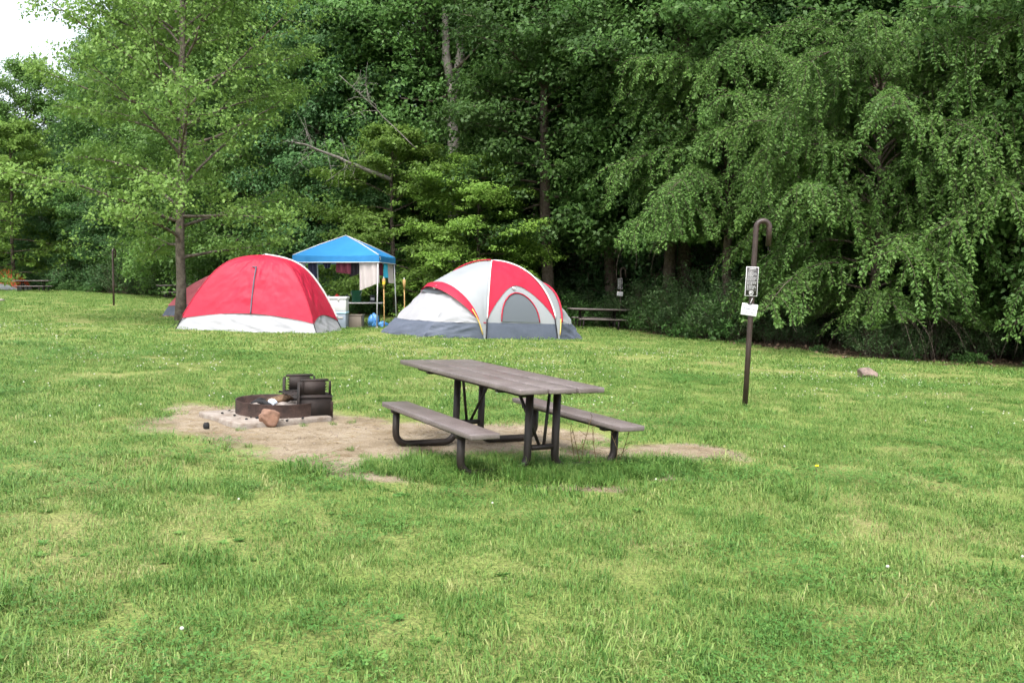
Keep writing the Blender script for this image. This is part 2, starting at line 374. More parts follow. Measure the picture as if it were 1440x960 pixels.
def make_tree(seed, H, tr, base, prof, nl, elev, bend, nsub, cl_r, flat, nleaf, lsize, aspect, leafm, barkm, tilt=.55, wob=.05, subfrac=.42, npc=3, trunk_wob=.015, top=.97, radial=.75, fill=260):
    rng = np.random.default_rng(seed); wood = MB(); C = []; R = []
    n = 16; tz = np.linspace(0, 1, n); off = np.cumsum(rng.normal(size=(n, 2)) * trunk_wob * H / n * 4, axis=0); off -= off[0]
    TP = np.column_stack([off, tz * H - .25 * (tz == 0)]); tr_r = tr * (1 - tz) ** .8 + .012; tr_r[0] *= 1.35
    wood.tube(TP, tr_r, 10)
    for i in range(nl):
        t = base + (top - base) * ((i + rng.random() * .7) / nl) ** .95; azm = i * 2.39996 + rng.normal() * .35
        p0 = np.array([np.interp(t, tz, TP[:, 0]), np.interp(t, tz, TP[:, 1]), np.interp(t, tz, TP[:, 2])])
        e = math.radians(elev(t) + rng.normal() * 8); L = prof(t) * (.75 + .4 * rng.random())
        d = np.array([math.cos(azm) * math.cos(e), math.sin(azm) * math.cos(e), math.sin(e)])
        pts = curve_pts(p0, d, L, 6, bend, rng, wob); r0 = min(tr * .4, .012 + .014 * L) * (1 - .5 * t)
        wood.tube(pts, np.linspace(r0, .006, 7), 5, False)
        ns = max(2, int(nsub * (.5 + L / prof(base + .15) * .6)))
        for j in range(ns):
            u = .25 + .75 * (j + rng.random()) / ns; k = min(int(u * 6), 5); fr = u * 6 - k
            q = pts[k] * (1 - fr) + pts[k + 1] * fr; dd = pts[k + 1] - pts[k]; dd /= np.linalg.norm(dd)
            side = np.cross(dd, [0, 0, 1.]); side /= np.linalg.norm(side) + 1e-9
            sd_ = dd * .8 + side * (1 if j % 2 else -1) * (.6 + .5 * rng.random()) + np.array([0, 0, rng.normal() * .25]); sd_ /= np.linalg.norm(sd_)
            SL = L * subfrac * (1.15 - u * .6) * (.7 + .6 * rng.random())
            sp = curve_pts(q, sd_, SL, 3, bend * .7, rng, wob * 1.4)
            wood.tube(sp, np.linspace(max(.006, r0 * .3), .003, 4), 3, False)
            for c in range(npc):
                v = (c + .6) / npc * 3; kk = min(int(v), 2); ff = v - kk
                C.append(sp[kk] * (1 - ff) + sp[kk + 1] * ff + rng.normal(size=3) * .08 * cl_r); R.append(cl_r * (.6 + .7 * rng.random()))
        C.append(pts[-1]); R.append(cl_r)
    for i in range(fill):
        t = base + (top - base) * rng.random() ** .9; a_ = rng.random() * 6.283; rr = prof(t) * (.55 + .45 * rng.random() ** .5) * (.78 + .30 * vnoise(a_ * 2.2 + 20, t * 7 + seed, 4)); zz = t * H + math.tan(math.radians(elev(t))) * rr * .45
        C.append(np.array([math.cos(a_) * rr, math.sin(a_) * rr, min(zz, H * 1.01)])); R.append(cl_r * (.7 + .8 * rng.random()))
    C = np.array(C); R = np.array(R)
    keep = C[:, 2] > .35; C, R = C[keep], R[keep]
    V, Q = leaves(C, R, flat, nleaf, lsize, aspect, tilt, rng, 1.0, radial)
    V[:, 2] = np.maximum(V[:, 2], .1)
    return wood.mesh('trunk', barkm, True), np_mesh('crown', V, [Q], leafm)
def make_weep(seed, H, tr, Rr, nl, leafm, barkm, lsize=.075, dens=1.0, low=.12, clear=.3):
    rng = np.random.default_rng(seed); wood = MB(); LV = []; P = []; D = []
    tz = np.linspace(0, 1, 10); off = np.cumsum(rng.normal(size=(10, 2)) * .09, axis=0); off -= off[0]
    TP = np.column_stack([off, tz * H * .8 - .25 * (tz == 0)]); wood.tube(TP, tr * (1 - tz * .85), 10)
    for i in range(nl):
        t = low + (1 - low) * ((i + rng.random()) / nl); azm = i * 2.39996 + rng.normal() * .3
        p0 = np.array([np.interp(t, tz, TP[:, k]) for k in range(3)])
        e = math.radians(24 + 42 * t + rng.normal() * 8); L = Rr * (1.15 - .55 * t) * (.7 + .5 * rng.random())
        d = np.array([math.cos(azm) * math.cos(e), math.sin(azm) * math.cos(e), math.sin(e)])
        pts = curve_pts(p0, d, L, 9, -1.25 - .5 * t, rng, .07)
        while pts[:, 2].min() < min(clear + .1, p0[2] - .05) and L > 1: L *= .82; pts = curve_pts(p0, d, L, 9, -1.25 - .5 * t, rng, .07)
        wood.tube(pts, np.linspace(.035, .006, 10), 5, False)
        ns = int(20 * dens)
        for j in range(ns):
            u = .18 + .82 * (j + rng.random()) / ns; k = min(int(u * 9), 8); fr = u * 9 - k
            q = pts[k] * (1 - fr) + pts[k + 1] * fr; dd = pts[k + 1] - pts[k]; dd /= np.linalg.norm(dd)
            side = np.cross(dd, [0, 0, 1.]); side /= np.linalg.norm(side) + 1e-9
            s0 = dd * .7 + side * rng.normal() * .9 + np.array([0, 0, .25 + .35 * rng.random()]); s0 /= np.linalg.norm(s0)
            SL = (.7 + 1.1 * rng.random() * (1.2 - .4 * u))
            sp = curve_pts(q, s0, SL, 7, -2.3, rng, .10)
            if sp[:, 2].min() < clear + .2: sp[:, 2] = np.maximum(sp[:, 2], clear + .2 - .25 * rng.random()) if sp[0, 2] > clear + .5 else sp[:, 2]
            if sp[0, 2] < clear + .2: continue
            wood.tube(sp, np.linspace(.007, .002, 8), 3, False)
            m = int(84 * SL); v = np.sort(rng.random(m)) * 7; kk = np.minimum(v.astype(int), 6); ff = (v - kk)[:, None]
            pp = sp[kk] * (1 - ff) + sp[kk + 1] * ff; dv = sp[kk + 1] - sp[kk]; dv /= np.linalg.norm(dv, axis=1)[:, None]
            P.append(pp); D.append(dv)
    P = np.concatenate(P); D = np.concatenate(D); N = len(P)
    out = rng.normal(size=(N, 3)); out -= D * np.sum(out * D, 1)[:, None]; out /= np.linalg.norm(out, axis=1)[:, None]
    a = out * .85 + D * .55 + np.array([0, 0, -.15]); a /= np.linalg.norm(a, axis=1)[:, None]
    o_ = P.copy(); o_[:, 2] = 0; o_ /= np.linalg.norm(o_, axis=1)[:, None] + 1e-6
    nrm = np.array([0, 0, 1.]) + o_ * .8 + rng.normal(size=(N, 3)) * .55; nrm -= a * np.sum(nrm * a, 1)[:, None]; nrm /= np.linalg.norm(nrm, axis=1)[:, None]
    b = np.cross(nrm, a); s = (lsize * (.6 + .8 * rng.random(N)))[:, None]
    P = P + out * rng.random((N, 1)) * .05
    V = np.stack([P, P + a * s * .45 - b * s * .24, P + a * s - nrm * s * .1, P + a * s * .45 + b * s * .24], 1)
    ok = V[:, :, 2].min(1) > clear + .7 * (vnoise(P[:, 0] * .8 + 40, P[:, 1] * .8 + 40, 8) - .5); V = V[ok]; Q = np.arange(len(V) * 4).reshape(-1, 4)
    return wood.mesh('trunk', barkm, True), np_mesh('crown', V.reshape(-1, 3), [Q], leafm)
def make_shrub(seed, H, R, ncl, nleaf, lsize, aspect, leafm, cl=.28):
    rng = np.random.default_rng(seed); wood = MB(); C = []
    for i in range(ncl):
        azm = rng.random() * 6.283; rr = R * rng.random() ** .6; hh = H * (1 - .55 * (rr / R) ** 2) * (.35 + .65 * rng.random() ** .6)
        tip = np.array([math.cos(azm) * rr, math.sin(azm) * rr, hh]); b0 = np.array([tip[0] * .25, tip[1] * .25, -.05]); mid = (b0 + tip) / 2 + np.array([0, 0, hh * .15])
        if i % 2 == 0: wood.tube([b0, mid, tip], [.012, .009, .004], 4, False)
        C.append(tip)
        if rng.random() < .6: C.append(mid + rng.normal(size=3) * .1)
    C = np.array(C); V, Q = leaves(C, np.full(len(C), cl) * (.6 + .8 * rng.random(len(C))), .8, nleaf, lsize, aspect, .7, rng, .7)
    V[:, 2] = np.maximum(V[:, 2], .02)
    return wood.mesh('stem', M['bark'], True), np_mesh('foliage', V, [Q], leafm)

def pf(*kv):
    xs = [k for k, _ in kv]; ys = [v for _, v in kv]
    return lambda t: float(np.interp(t, xs, ys))
TREE = {}
TREE['sycamore'] = make_tree(11, 15.5, .145, .115, pf((0, 3.2), (.2, 4.4), (.42, 4.2), (.72, 2.4), (1, .4)), 66, pf((0, 0), (.15, 8), (.35, 30), (1, 58)), -.1, 8, .46, .6, 42, .098, .8, LEAF['sycamore'], M['barkgrey'], .8, .06, fill=130)
TREE['broad'] = make_tree(12, 15, .20, .04, pf((0, 3.4), (.3, 4.3), (.6, 3.8), (.85, 2.5), (1, .8)), 56, pf((0, -6), (.3, 20), (1, 60)), -.25, 7, .54, .72, 40, .14, .66, LEAF['broad'], M['bark'], .75, fill=420)
TREE['broad2'] = make_tree(22, 17, .22, .06, pf((0, 2.8), (.35, 4.6), (.65, 4.2), (.88, 2.7), (1, .8)), 56, pf((0, -8), (.3, 22), (1, 62)), -.35, 7, .58, .7, 40, .15, .62, LEAF['tall'], M['bark'], .75, fill=420)
TREE['tall'] = make_tree(13, 21, .26, .18, pf((.2, 3.8), (.45, 4.8), (.7, 4.2), (.9, 2.7), (1, .9)), 56, pf((.2, 0), (.4, 22), (1, 62)), -.3, 7, .64, .7, 40, .165, .62, LEAF['tall'], M['bark'], .75, fill=420)
TREE['dark'] = make_tree(14, 14, .18, .03, pf((0, 3.3), (.25, 3.5), (.6, 2.9), (1, .5)), 60, pf((0, -8), (.4, 10), (1, 45)), -.7, 8, .48, .6, 38, .12, .58, LEAF['dark'], M['bark'], .7, fill=380)
TREE['layer'] = make_tree(15, 7.0, .09, .10, pf((0, 3.2), (.3, 3.7), (.7, 2.5), (1, .5)), 36, pf((0, 4), (.5, 16), (1, 45)), -.35, 9, .42, .38, 40, .115, .62, LEAF['layer'], M['bark'], .6, radial=.5, fill=120)
TREE['weep'] = make_weep(16, 8.2, .17, 4.4, 52, LEAF['weep'], M['bark'], .078, 1.6, clear=.75)
TREE['weep3'] = make_weep(36, 9.0, .16, 4.0, 46, LEAF['weep'], M['bark'], .076, 1.5, low=.38, clear=2.6)
TREE['weep2'] = make_weep(26, 7.0, .15, 3.9, 46, LEAF['weep'], M['bark'], .074, 1.6, low=.2, clear=.75)
SHRUB = [make_shrub(31, 1.7, 1.1, 60, 22, .075, .55, LEAF['shrub']), make_shrub(32, 1.3, 1.0, 50, 22, .085, .6, LEAF['weed']), make_shrub(33, 2.3, 1.2, 80, 22, .08, .5, LEAF['shrub']), make_shrub(34, .55, .7, 40, 14, .085, .7, LEAF['weed'], .16)]

def tree(kind, name, x, y, s, rz, label, group, sz=1.0, tilt=(0, 0)):
    e = thing(name, (x, y, g(x, y) - .03), label, 'tree', group, rz); e.scale = (s, s, s * sz); e.rotation_euler = (tilt[0], tilt[1], rz)
    link('trunk', TREE[kind][0], e); link('crown', TREE[kind][1], e); return e
def shrub(k, name, x, y, s, rz, label, group, sz=1.0):
    e = thing(name, (x, y, g(x, y) - .02), label, 'shrub', group, rz); e.scale = (s, s, s * sz)
    link('stem', SHRUB[k][0], e); link('foliage', SHRUB[k][1], e); return e

# trees one can single out
tree('sycamore', 'sycamore_tree', -9.2, 24.6, .88, .4, 'light green open crowned tree with bare trunk standing beside the red and white tent', None, 1.14)
tree('weep', 'weeping_tree', 9.3, 22.9, 1.08, 0.9, 'bright green tree with arching drooping sprays, behind the hooked lantern post', None)
tree('weep', 'weeping_tree', 11.9, 24.6, 1.25, 3.6, 'tallest bright green arching tree behind the drooping ones by the grey boulder', None)
tree('weep2', 'weeping_tree', 13.6, 21.2, 1.22, 2.2, 'bright green drooping tree hanging lowest over the lawn beside the grey boulder', None, 1.1)
tree('weep3', 'weeping_tree', 6.7, 27.6, 1.12, 4.0, 'light green leaning tree rising above the brushy corner of the lawn', None, 1.0)
tree('layer', 'understorey_tree', -4.4, 33.5, 1.0, 1.0, 'yellow green tree with flat layered sprays just above the blue canopy', None)
tree('layer', 'understorey_tree', -1.2, 32.6, .85, 2.9, 'small yellow green tree right behind the dome of the large grey tent', None)
tree('broad', 'far_tree', -36.0, 67, 1.1, 1.2, 'round topped dark tree standing clear against the white sky', None)
tree('layer', 'bright_tree', -33, 59, 1.25, .4, 'bright yellow green tree beside the far orange tent', None, 1.25)
tree('tall', 'edge_tree', 1.4, 33.4, .9, 2.0, 'tall tree whose bare lower trunk stands right behind the large grey tent', None)
tree('tall', 'edge_tree', 5.3, 30.4, .85, .7, 'tall tree whose dark trunk stands by the lantern post under the trees', None)
# the forest wall: rows behind the lawn's edge
KL = dict(broad='leafy green tree in the forest wall', broad2='deep green spreading tree in the forest wall', tall='tall dark trunked tree in the forest wall', dark='dark drooping bough tree in the forest wall')
rf = random.Random(5)
def where(x):
    if x < -24: return 'behind the far picnic table'
    if x < -11: return 'behind the plain lantern post'
    if x < -3.2: return 'behind the blue canopy'
    if x < 3.5: return 'behind the large grey tent'
    return 'behind the bright drooping trees'
def ftree(kind, x, y, s, rz):
    wv = where(x); return tree(kind, 'forest_tree', x, y, s, rz, KL[kind] + ' ' + wv, KL[kind].replace('tree', 'trees') + ' ' + wv)
for row, (off, sp) in enumerate([(1.8, 4.4), (5.5, 4.4), (10, 5.0), (16, 5.6)]):
    x = -50 + rf.random() * 3
    while x < 30:
        y = float(yline(x)) + off + rf.uniform(-1.2, 1.2); px = x / y
        ok = -0.72 < px < .80
        if row == 0 and 3.2 < x < 12: ok = False            # hand-set trees stand here
        if row == 0 and -7 < x < 3.2: ok = False
        if x > 12 and y < 22 and px < .72: ok = False
        if row == 1 and 5 < x < 15: ok = False
        if row <= 1 and x > 4: kind = rf.choice(['tall', 'broad2'])
        elif row == 0: kind = rf.choice(['broad', 'dark', 'dark', 'broad2'])
        else: kind = rf.choice(['broad', 'broad2', 'tall', 'tall', 'dark', 'broad2'])
        s = rf.uniform(.85, 1.15)
        if px < -.40:                                         # far left: lower, sky above
            s *= .80 if px < -.47 else 1.0
            if row >= 3 or kind == 'tall': ok = ok and px > -.46
        elif px < -.2: s *= 1.12
        if ok: ftree(kind, x, y, s, rf.random() * 6.28)
        x += sp * rf.uniform(.75, 1.25)
for x, y, k, s in [(3.9, 34.5, 'tall', 1.0), (6.0, 31.0, 'tall', .95), (8.3, 30.5, 'tall', .95), (11, 30, 'broad2', 1.0), (15.5, 29, 'broad2', 1.0), (-3.9, 38.3, 'broad2', 1.05), (1.4, 38.2, 'broad', 1.1), (-6.5, 38.2, 'dark', 1.1), (-11.5, 41.5, 'broad', 1.15), (9.5, 30, 'dark', 1.0), (13.5, 27.5, 'dark', 1.0), (6.5, 34, 'dark', 1.1), (3.2, 38, 'dark', 1.1), (18.5, 24, 'broad', .9), (16.6, 29, 'dark', 1.1)]:
    ftree(k, x, y, s, rf.random() * 6.28)

# ------------------------------------------------------------------ picnic tables
def picnic_table(loc, rz, label, group=None, detail=True, tilt=0.0, s=1.0):
    e = thing('picnic_table', loc, label, 'picnic table', group)
    e.rotation_euler = (Matrix.Rotation(tilt, 3, 'Y') @ Matrix.Rotation(rz, 3, 'Z')).to_euler(); e.scale = (s, s, s)
    zt, zb = .72, .38; L, Lb = 2.17, 1.70; vc, uo = .139, .041
    for i in range(3):
        MB().box((0, -.2475 + .2475 * i, zt - .02), (L, .232, .040), None, .007).build('tabletop_plank', M['plank'], e)
    for sgn in (-1, 1):
        MB().box((uo, vc + sgn * .654, zb - .02), (Lb, .238, .040), None, .006).build('bench_plank', M['plank'], e)
        MB().box((uo - .02, vc + sgn * .654, zb - .058), (1.32, .07, .034)).build('bench_support', M['frame'], e)
    for v in (-.22, .22):
        MB().box((-.02, v, zt - .0605), (1.86 if v < 0 else 1.7, .04, .040)).build('top_rail', M['frame'], e)
    for u in (-.65, .60):
        MB().box((u, 0.02, zt - .062), (.06, .60, .042)).build('cross_channel', M['frame'], e)
        for sgn in (-1, 1):
            vt = vc + sgn * .125; vb = vc + sgn * .70
            MB().tube(fillet([(u, vb, zb - .042), (u, vb, .03), (u, vt, .03), (u, vt, zt - .044)], .11), .031, 10).build('leg', M['frame'], e, True)
            MB().box((u, vc + sgn * .654, zb - .062), (.07, .17, .03)).build('bench_bracket', M['frame'], e)
        zc = .20; MB().box((u, vc, zc), (.05, .20, .035)).build('crossbar', M['frame'], e)
        inn = .16 if u < 0 else -.16
        for sgn in (-1, 1):
            MB().tube([(u, vc + sgn * .02, zc + .01), (u + inn, vc + sgn * .16, zt - .05)], .014, 6).build('brace', M['frame'], e)
    return e
picnic_table((-.198, 7.296, g(-.198, 7.296) * 0 + .009), -1.0517, 'dark brown picnic table with two benches on the bare patch beside the fire ring', None, True, .044)
picnic_table((3.0, 30.9, g(3.0, 30.9)), .12, 'dark picnic table half hidden by the large grey tent, under the trees', None, False, .03, .98)
picnic_table((-29.6, 55, g(-29.6, 55)), .1, 'picnic table at the forest edge near the far orange tent', None, False)
picnic_table((-16.9, 45.3, g(-16.9, 45.3)), .25, 'picnic table at the forest edge seen past the sycamore trunk', None, False)

# ------------------------------------------------------------------ fire ring and what lies about it
rx, ry = -2.38, 8.93; rz0 = g(rx, ry)
d_ = rotz(math.radians(44))
pad = MB(); pad.box((0, 0, 0), (1.0, .86, .10), d_, .015)
po = pad.build('concrete_pad', M['concrete'], None); po.location = (-2.46, 8.80, g(-2.46, 8.8) + .005); po.rotation_euler = (0, .044, 0)
tag(po, 'worn square concrete pad under the fire ring', 'concrete pad')
fr = thing('fire_ring', (rx, ry, rz0 + .02), 'rusty round steel fire ring with upright grill plates', 'fire ring'); fr.rotation_euler = (0, .044, 0)
a = np.linspace(0, 2 * np.pi, 49)
prof_ = [(.405, 0), (.405, .155), (.409, .161), (.400, .161), (.396, .153), (.396, 0)]
G_ = np.stack([np.stack([r * np.cos(a), r * np.sin(a), np.full_like(a, z)], -1) for r, z in prof_])
MB().grid(G_).build('ring_wall', M['rust'], fr, True)
def plate_outline(wd, h, r=.045):
    pts = [(-wd / 2, 0), (wd / 2, 0)]
    for cx, a0 in ((wd / 2 - r, 0), (-wd / 2 + r, 90)):
        for k in range(5):
            t = math.radians(a0 + 90 * k / 4); pts.append((cx + r * math.cos(t), h - r + r * math.sin(t)))
    return pts
pd = np.array([.84, .54]); pn = np.array([-.54, .84])
for nm, c in (('grill_plate', (.405, -.13)), ('grill_plate', (.165, .24))):
    # plate in four strips round two saw-tooth slots
    def tf(a_, b_, c_, c=c): return (c[0] + pd[0] * a_ + pn[0] * c_, c[1] + pd[1] * a_ + pn[1] * c_, b_)
    wd, h, t = .34, .40, .012
    p = MB(); r = .045
    def slot_strip(sg):
        # outer frame strip with teeth on the inner strip edge
        p.poly_prism([(sg * (wd / 2 - .022), .24), (sg * wd / 2, .24), (sg * wd / 2, h - r), (sg * (wd / 2 - .008), h - .018), (sg * (wd / 2 - .022), h - .03)], t, tf)
    slot_strip(1)
    if c[0] < .3: slot_strip(-1)
    else: p.poly_prism([(-wd / 2, .2405), (-wd / 2 + .0615, .2405), (-wd / 2 + .0615, h - .026), (-wd / 2 + .01, h - .026), (-wd / 2, h - .04)], t, tf)
    x_in = wd / 2 - .062
    p.poly_prism([(-x_in, .2405), (x_in, .2405), (x_in, h - .026), (-x_in, h - .026)], t, tf)
    p.poly_prism([(-wd / 2 + .022, h - .0255), (wd / 2 - .022, h - .0255), (wd / 2 - .03, h - .004), (wd / 2 - r, h), (-wd / 2 + r, h), (-wd / 2 + .03, h - .004)], t, tf)
    for sg in ((-1, 1) if c[0] < .3 else (1,)):
        for k in range(4):
            z0 = .25 + k * .030; p.poly_prism([(sg * (x_in + .0005), z0), (sg * (x_in + .022), z0 + .012), (sg * (x_in + .0005), z0 + .016)], t, tf)
    p.poly_prism([(-wd / 2, -.02), (wd / 2, -.02), (wd / 2, .2395), (-wd / 2, .2395)], t, tf)
    ob = p.build('grill_plate', M['soot'], fr)
    fl = MB(); fl.poly_prism([(-wd / 2 - .012, .0), (-wd / 2, .0), (-wd / 2, h - .03), (-wd / 2 - .012, h - .03)], -.05, tf); fl.build('plate_flange', M['soot'], fr)
ga = MB()
def gp(s_, t_, z): return (.285 + pd[0] * s_ + pn[0] * t_, .055 + pd[1] * s_ + pn[1] * t_, z)
for k in range(13):
    s_ = -.22 + .40 * k / 12; ga.tube([gp(s_, -.19, .235), gp(s_, .19, .235)], .008, 5)
for t_ in (-.19, 0, .19): ga.tube([gp(-.23, t_, .225), gp(.19, t_, .225)], .009, 5)
lip = []
for k in range(15):
    s_ = -.22 + .42 * k / 14; zz = .235 + .012 * math.sin(k * .8); lip.append([gp(s_, -.195, zz), gp(s_, -.235, zz - .02 - .012 * math.sin(k * .8))])
ga.grid(np.array(lip)); ga.build('grate', M['soot'], fr)
sl = MB(); sl.tube([gp(.175, -.19, .0), gp(.175, -.19, .22)], .02, 8); sl.tube([gp(.175, .17, .0), gp(.175, .17, .22)], .02, 8); sl.build('grate_post', M['rust'], fr)
hp = MB(); hp.poly_prism(plate_outline(.16, .17, .03), .01, lambda a_, b_, c_: (.50 + pd[0] * a_ * .6 - pn[0] * .05, -.04 + pd[1] * a_ * .6 + c_, b_)); hp.build('hinge_plate', M['rust'], fr)
# ash bed
A_, R_ = np.meshgrid(np.linspace(0, 2 * np.pi, 40), np.linspace(0, .394, 14)); AX, AY = R_ * np.cos(A_), R_ * np.sin(A_)
ab = MB(); ab.grid(np.stack([AX, AY, .075 + .05 * fbm(AX * 9 + 50, AY * 9 + 50, 2) + .03 * np.exp(-(R_ / .2) ** 2)], -1))
ao = ab.build('ash', M['ash'], None, True); ao.location = (rx, ry, rz0 + .02); ao['kind'] = 'stuff'; tag(ao, 'grey ash and charred bits inside the fire ring', 'ash')
def lump(name, r, sub, seed, sc, m, loc, rot, label, cat, parent=None, amp=.22, facets=0):
    bm = bmesh.new(); bmesh.ops.create_icosphere(bm, subdivisions=sub, radius=r); rg = random.Random(seed)
    planes = [(Vector((rg.gauss(0, 1), rg.gauss(0, 1), rg.gauss(0, 1))).normalized(), rg.uniform(.62, .92)) for _ in range(facets)]
    for v in bm.verts:
        n_ = v.co.normalized(); k = 1 + amp * (float(fbm(np.array(n_.x * 1.6 + seed), np.array(n_.y * 1.6 + n_.z * 2.1), seed)) - .5) * 2
        for pn_, pd_ in planes:
            dd = n_.dot(pn_)
            if dd * k > pd_: k = pd_ / dd
        v.co = n_ * r * k; v.co = Vector((v.co.x * sc[0], v.co.y * sc[1], v.co.z * sc[2]))
    me = bpy.data.meshes.new(name); bm.to_mesh(me); bm.free(); me.materials.append(m)
    me.polygons.foreach_set('use_smooth', np.ones(len(me.polygons), bool))
    o = link(name, me, parent); o.location = loc; o.rotation_euler = rot
    if label: tag(o, label, cat)
    return o
lump('rock', .098, 4, 3, (1.0, .85, .92), M['rock'], (-2.30, 8.36, g(-2.3, 8.36) + .09), (.2, .3, .5), 'rounded reddish brown rock leaning against the fire ring', 'rock', facets=7)
lump('charcoal', .034, 2, 8, (.8, .9, 1.1), M['coal'], (-2.82, 8.13, g(-2.82, 8.13) + .026), (0, 0, 0), 'lone black charcoal lump lying on the bare earth', 'charcoal', amp=.4)
lump('boulder', .20, 4, 12, (1.05, .8, .62), M['rock2'], (6.46, 16.1, g(6.46, 16.1) + .085), (0, 0, .3), 'grey brown boulder lying on the open lawn', 'boulder', facets=6)
lump('stone', .2, 2, 14, (1.2, .8, .5), M['concrete'], (-19.9, 34.5, g(-19.9, 34.5) + .06), (0, 0, .1), 'pale flat stone on the lawn far from the tents', 'stone', facets=4)
for i, (dx, dy, L_, az_, m_, lb) in enumerate([(.02, .02, .30, .5, 'wood_burnt', 'charred log end resting on the ash beneath the grate'), (-.12, -.05, .26, 2.4, 'coal', 'black burnt log lying across the ash'), (-.2, .08, .2, 1.1, 'coal', 'short blackened stick on the ash near the ring wall')]):
    l_ = MB(); c_, s__ = math.cos(az_), math.sin(az_)
    pts = [(-L_ / 2 * c_, -L_ / 2 * s__, -.015 if i else -.02), (0, 0, .012), (L_ / 2 * c_, L_ / 2 * s__, .05 if i == 0 else .0)]
    l_.tube(pts, [.04, .045, .042] if i == 0 else [.022, .026, .018], 8); lo = l_.build('burnt_log', M[m_]); lo.location = (rx + dx, ry + dy, rz0 + .165 if i == 0 else rz0 + .15); tag(lo, lb, 'log')
lump('crumpled_foil', .04, 3, 21, (1.1, .8, .9), mat('foil', (.45, .55, .68), .3, .6, var=(.75, .78, .8), vscale=30), (rx - .02, ry - .10, rz0 + .165), (0, .3, 0), 'crumpled blue and white wrapper among the ashes', 'wrapper', amp=.6)
rb = random.Random(3)
for i in range(14):
    an = rb.uniform(2.4, 5.6); rr = rb.uniform(.44, .56); x, y = rx + rr * math.cos(an), ry + rr * math.sin(an)
    lump('cinder', rb.uniform(.012, .024), 1, 40 + i, (1, .8, .6), M['coal'] if i % 3 else M['concrete'], (x, y, g(x, y) + (.062 if rr < .5 else .06)), (0, 0, rb.random() * 6), 'small cinder scattered on the concrete pad', 'cinder')['group'] = 'cinders round the fire ring'

# ------------------------------------------------------------------ lantern posts
def lantern_post(x, y, label, lean, h=2.43, s=1.0, signs=True, az_=0.0, hook=True):
    e = thing('lantern_post', (x, y, g(x, y)), label, 'lantern post'); e.rotation_euler = (0, lean, az_); e.scale = (s, s, s)
    r = .036; R = .085
    pts = [(0, 0, -.12), (0, 0, .8), (0, 0, h - R - .05)]
    if hook:
        for k in range(13):
            t = math.pi - math.pi * k / 12; pts.append((R + R * math.cos(t), 0, h - R - r + R * math.sin(t)))
        pts.append((2 * R, 0, h - .35 + .0))
    MB().tube(pts, r, 12).build('post', M['pole'], e, True)
    if hook:
        MB().tube([(2 * R, 0, h - .345), (2 * R, 0, h - .40), (2 * R + .02, 0, h - .425), (2 * R + .03, 0, h - .40)], .006, 6).build('lantern_hook', M['frame'], e)
    if signs:
        # rules panel
        cz, cx = 1.615, -.025
        pn_ = MB().box((cx, -.045, cz), (.160, .006, .375), None, .002).build('rules_sign', M['signwhite'], e)
        MB().box((cx, -.0495, cz), (.144, .004, .358)).build('sign_face', M['signblack'], pn_)
        tx = MB(); rr = random.Random(4); z = cz + .160
        tx.box((cx, -.0523, z), (.080, .002, .011)); z -= .020
        tx.box((cx, -.0523, z), (.10, .002, .004)); z -= .016
        k = 0
        while z > cz - .10:
            wl = .122 if k % 4 else .07 + rr.random() * .03
            x0 = cx - .062; n_ = x0
            while n_ < x0 + wl - .01:
                ww = rr.uniform(.012, .03); ww = min(ww, x0 + wl - n_); tx.box((n_ + ww / 2, -.0523, z), (ww, .002, .0058)); n_ += ww + .004
            z -= .0125 if (k % 4) else .017; k += 1
        tx.box((cx, -.0523, cz - .112), (.128, .002, .003))
        tx.build('sign_lettering', M['signgrey'], pn_)
        ic = MB(); an = np.linspace(0, 2 * np.pi, 25)
        ic.grid(np.stack([np.stack([cx + q * np.cos(an), np.full_like(an, -.0525), cz - .145 + q * np.sin(an)], -1) for q in (.022, .0285)]))
        ic.box((cx - .004, -.0524, cz - .145), (.016, .002, .022)); ic.box((cx + .008, -.0524, cz - .140), (.008, .002, .010)); ic.build('sign_icon', M['signwhite'], pn_)
        # hanging card
        R_ = np.array(Matrix.Rotation(math.radians(6), 3, 'Y')); cc = np.array([-.035, -.05, 1.255])
        cd = MB().box(cc, (.205, .005, .150), R_, .002).build('reserved_card', M['signwhite'], e)
        pr = MB()
        def b2(dx, dz, w_, h_): pr.box(cc + R_ @ np.array([dx, -.0042, dz]), (w_, .002, h_), R_)
        for (dx, dz, w_) in [(-.04, -.03, .05), (.035, -.032, .045), (-.03, -.05, .07), (.055, -.052, .03), (0, .035, .06)]: b2(dx, dz, w_, .004)
        pr.build('card_print', M['ink'], cd)
        rd = MB(); rd.box(cc + R_ @ np.array([-.08, -.0042, .055]), (.018, .002, .014), R_); rd.build('card_emblem', M['signred'], cd)
        fc = bpy.data.curves.new('reserved_text', 'FONT'); fc.body = 'Reserved'; fc.size = .045; fc.align_x = 'CENTER'; fc.shear = .35; fc.extrude = .0008
        fo = bpy.data.objects.new('tmp', fc); COL.objects.link(fo); dg = bpy.context.evaluated_depsgraph_get()
        tm = bpy.data.meshes.new_from_object(fo.evaluated_get(dg)); bpy.data.objects.remove(fo); tm.materials.append(M['ink'])
        to = link('reserved_lettering', tm, cd); to.location = cc + R_ @ np.array([0, -.0045, .000]); to.rotation_euler = (math.radians(90), math.radians(6), 0)
        cl_ = MB(); cl_.box(cc + np.array([.005, -.006, .072]), (.05, .008, .012)); cl_.build('card_clip', M['black'], cd)
        st = MB(); st.tube([cc + np.array([.005, 0, .075]), (.0, -.04, 1.40)], .004, 5); st.build('card_string', M['steel'], cd)
    return e
lantern_post(3.02, 11.45, 'brown hooked lantern post with rules sign and white card on the lawn', .046)
lantern_post(3.86, 31.6, 'thin lantern post with two signs beside the picnic table under the trees', 0.0, 2.2, 1.0, True)
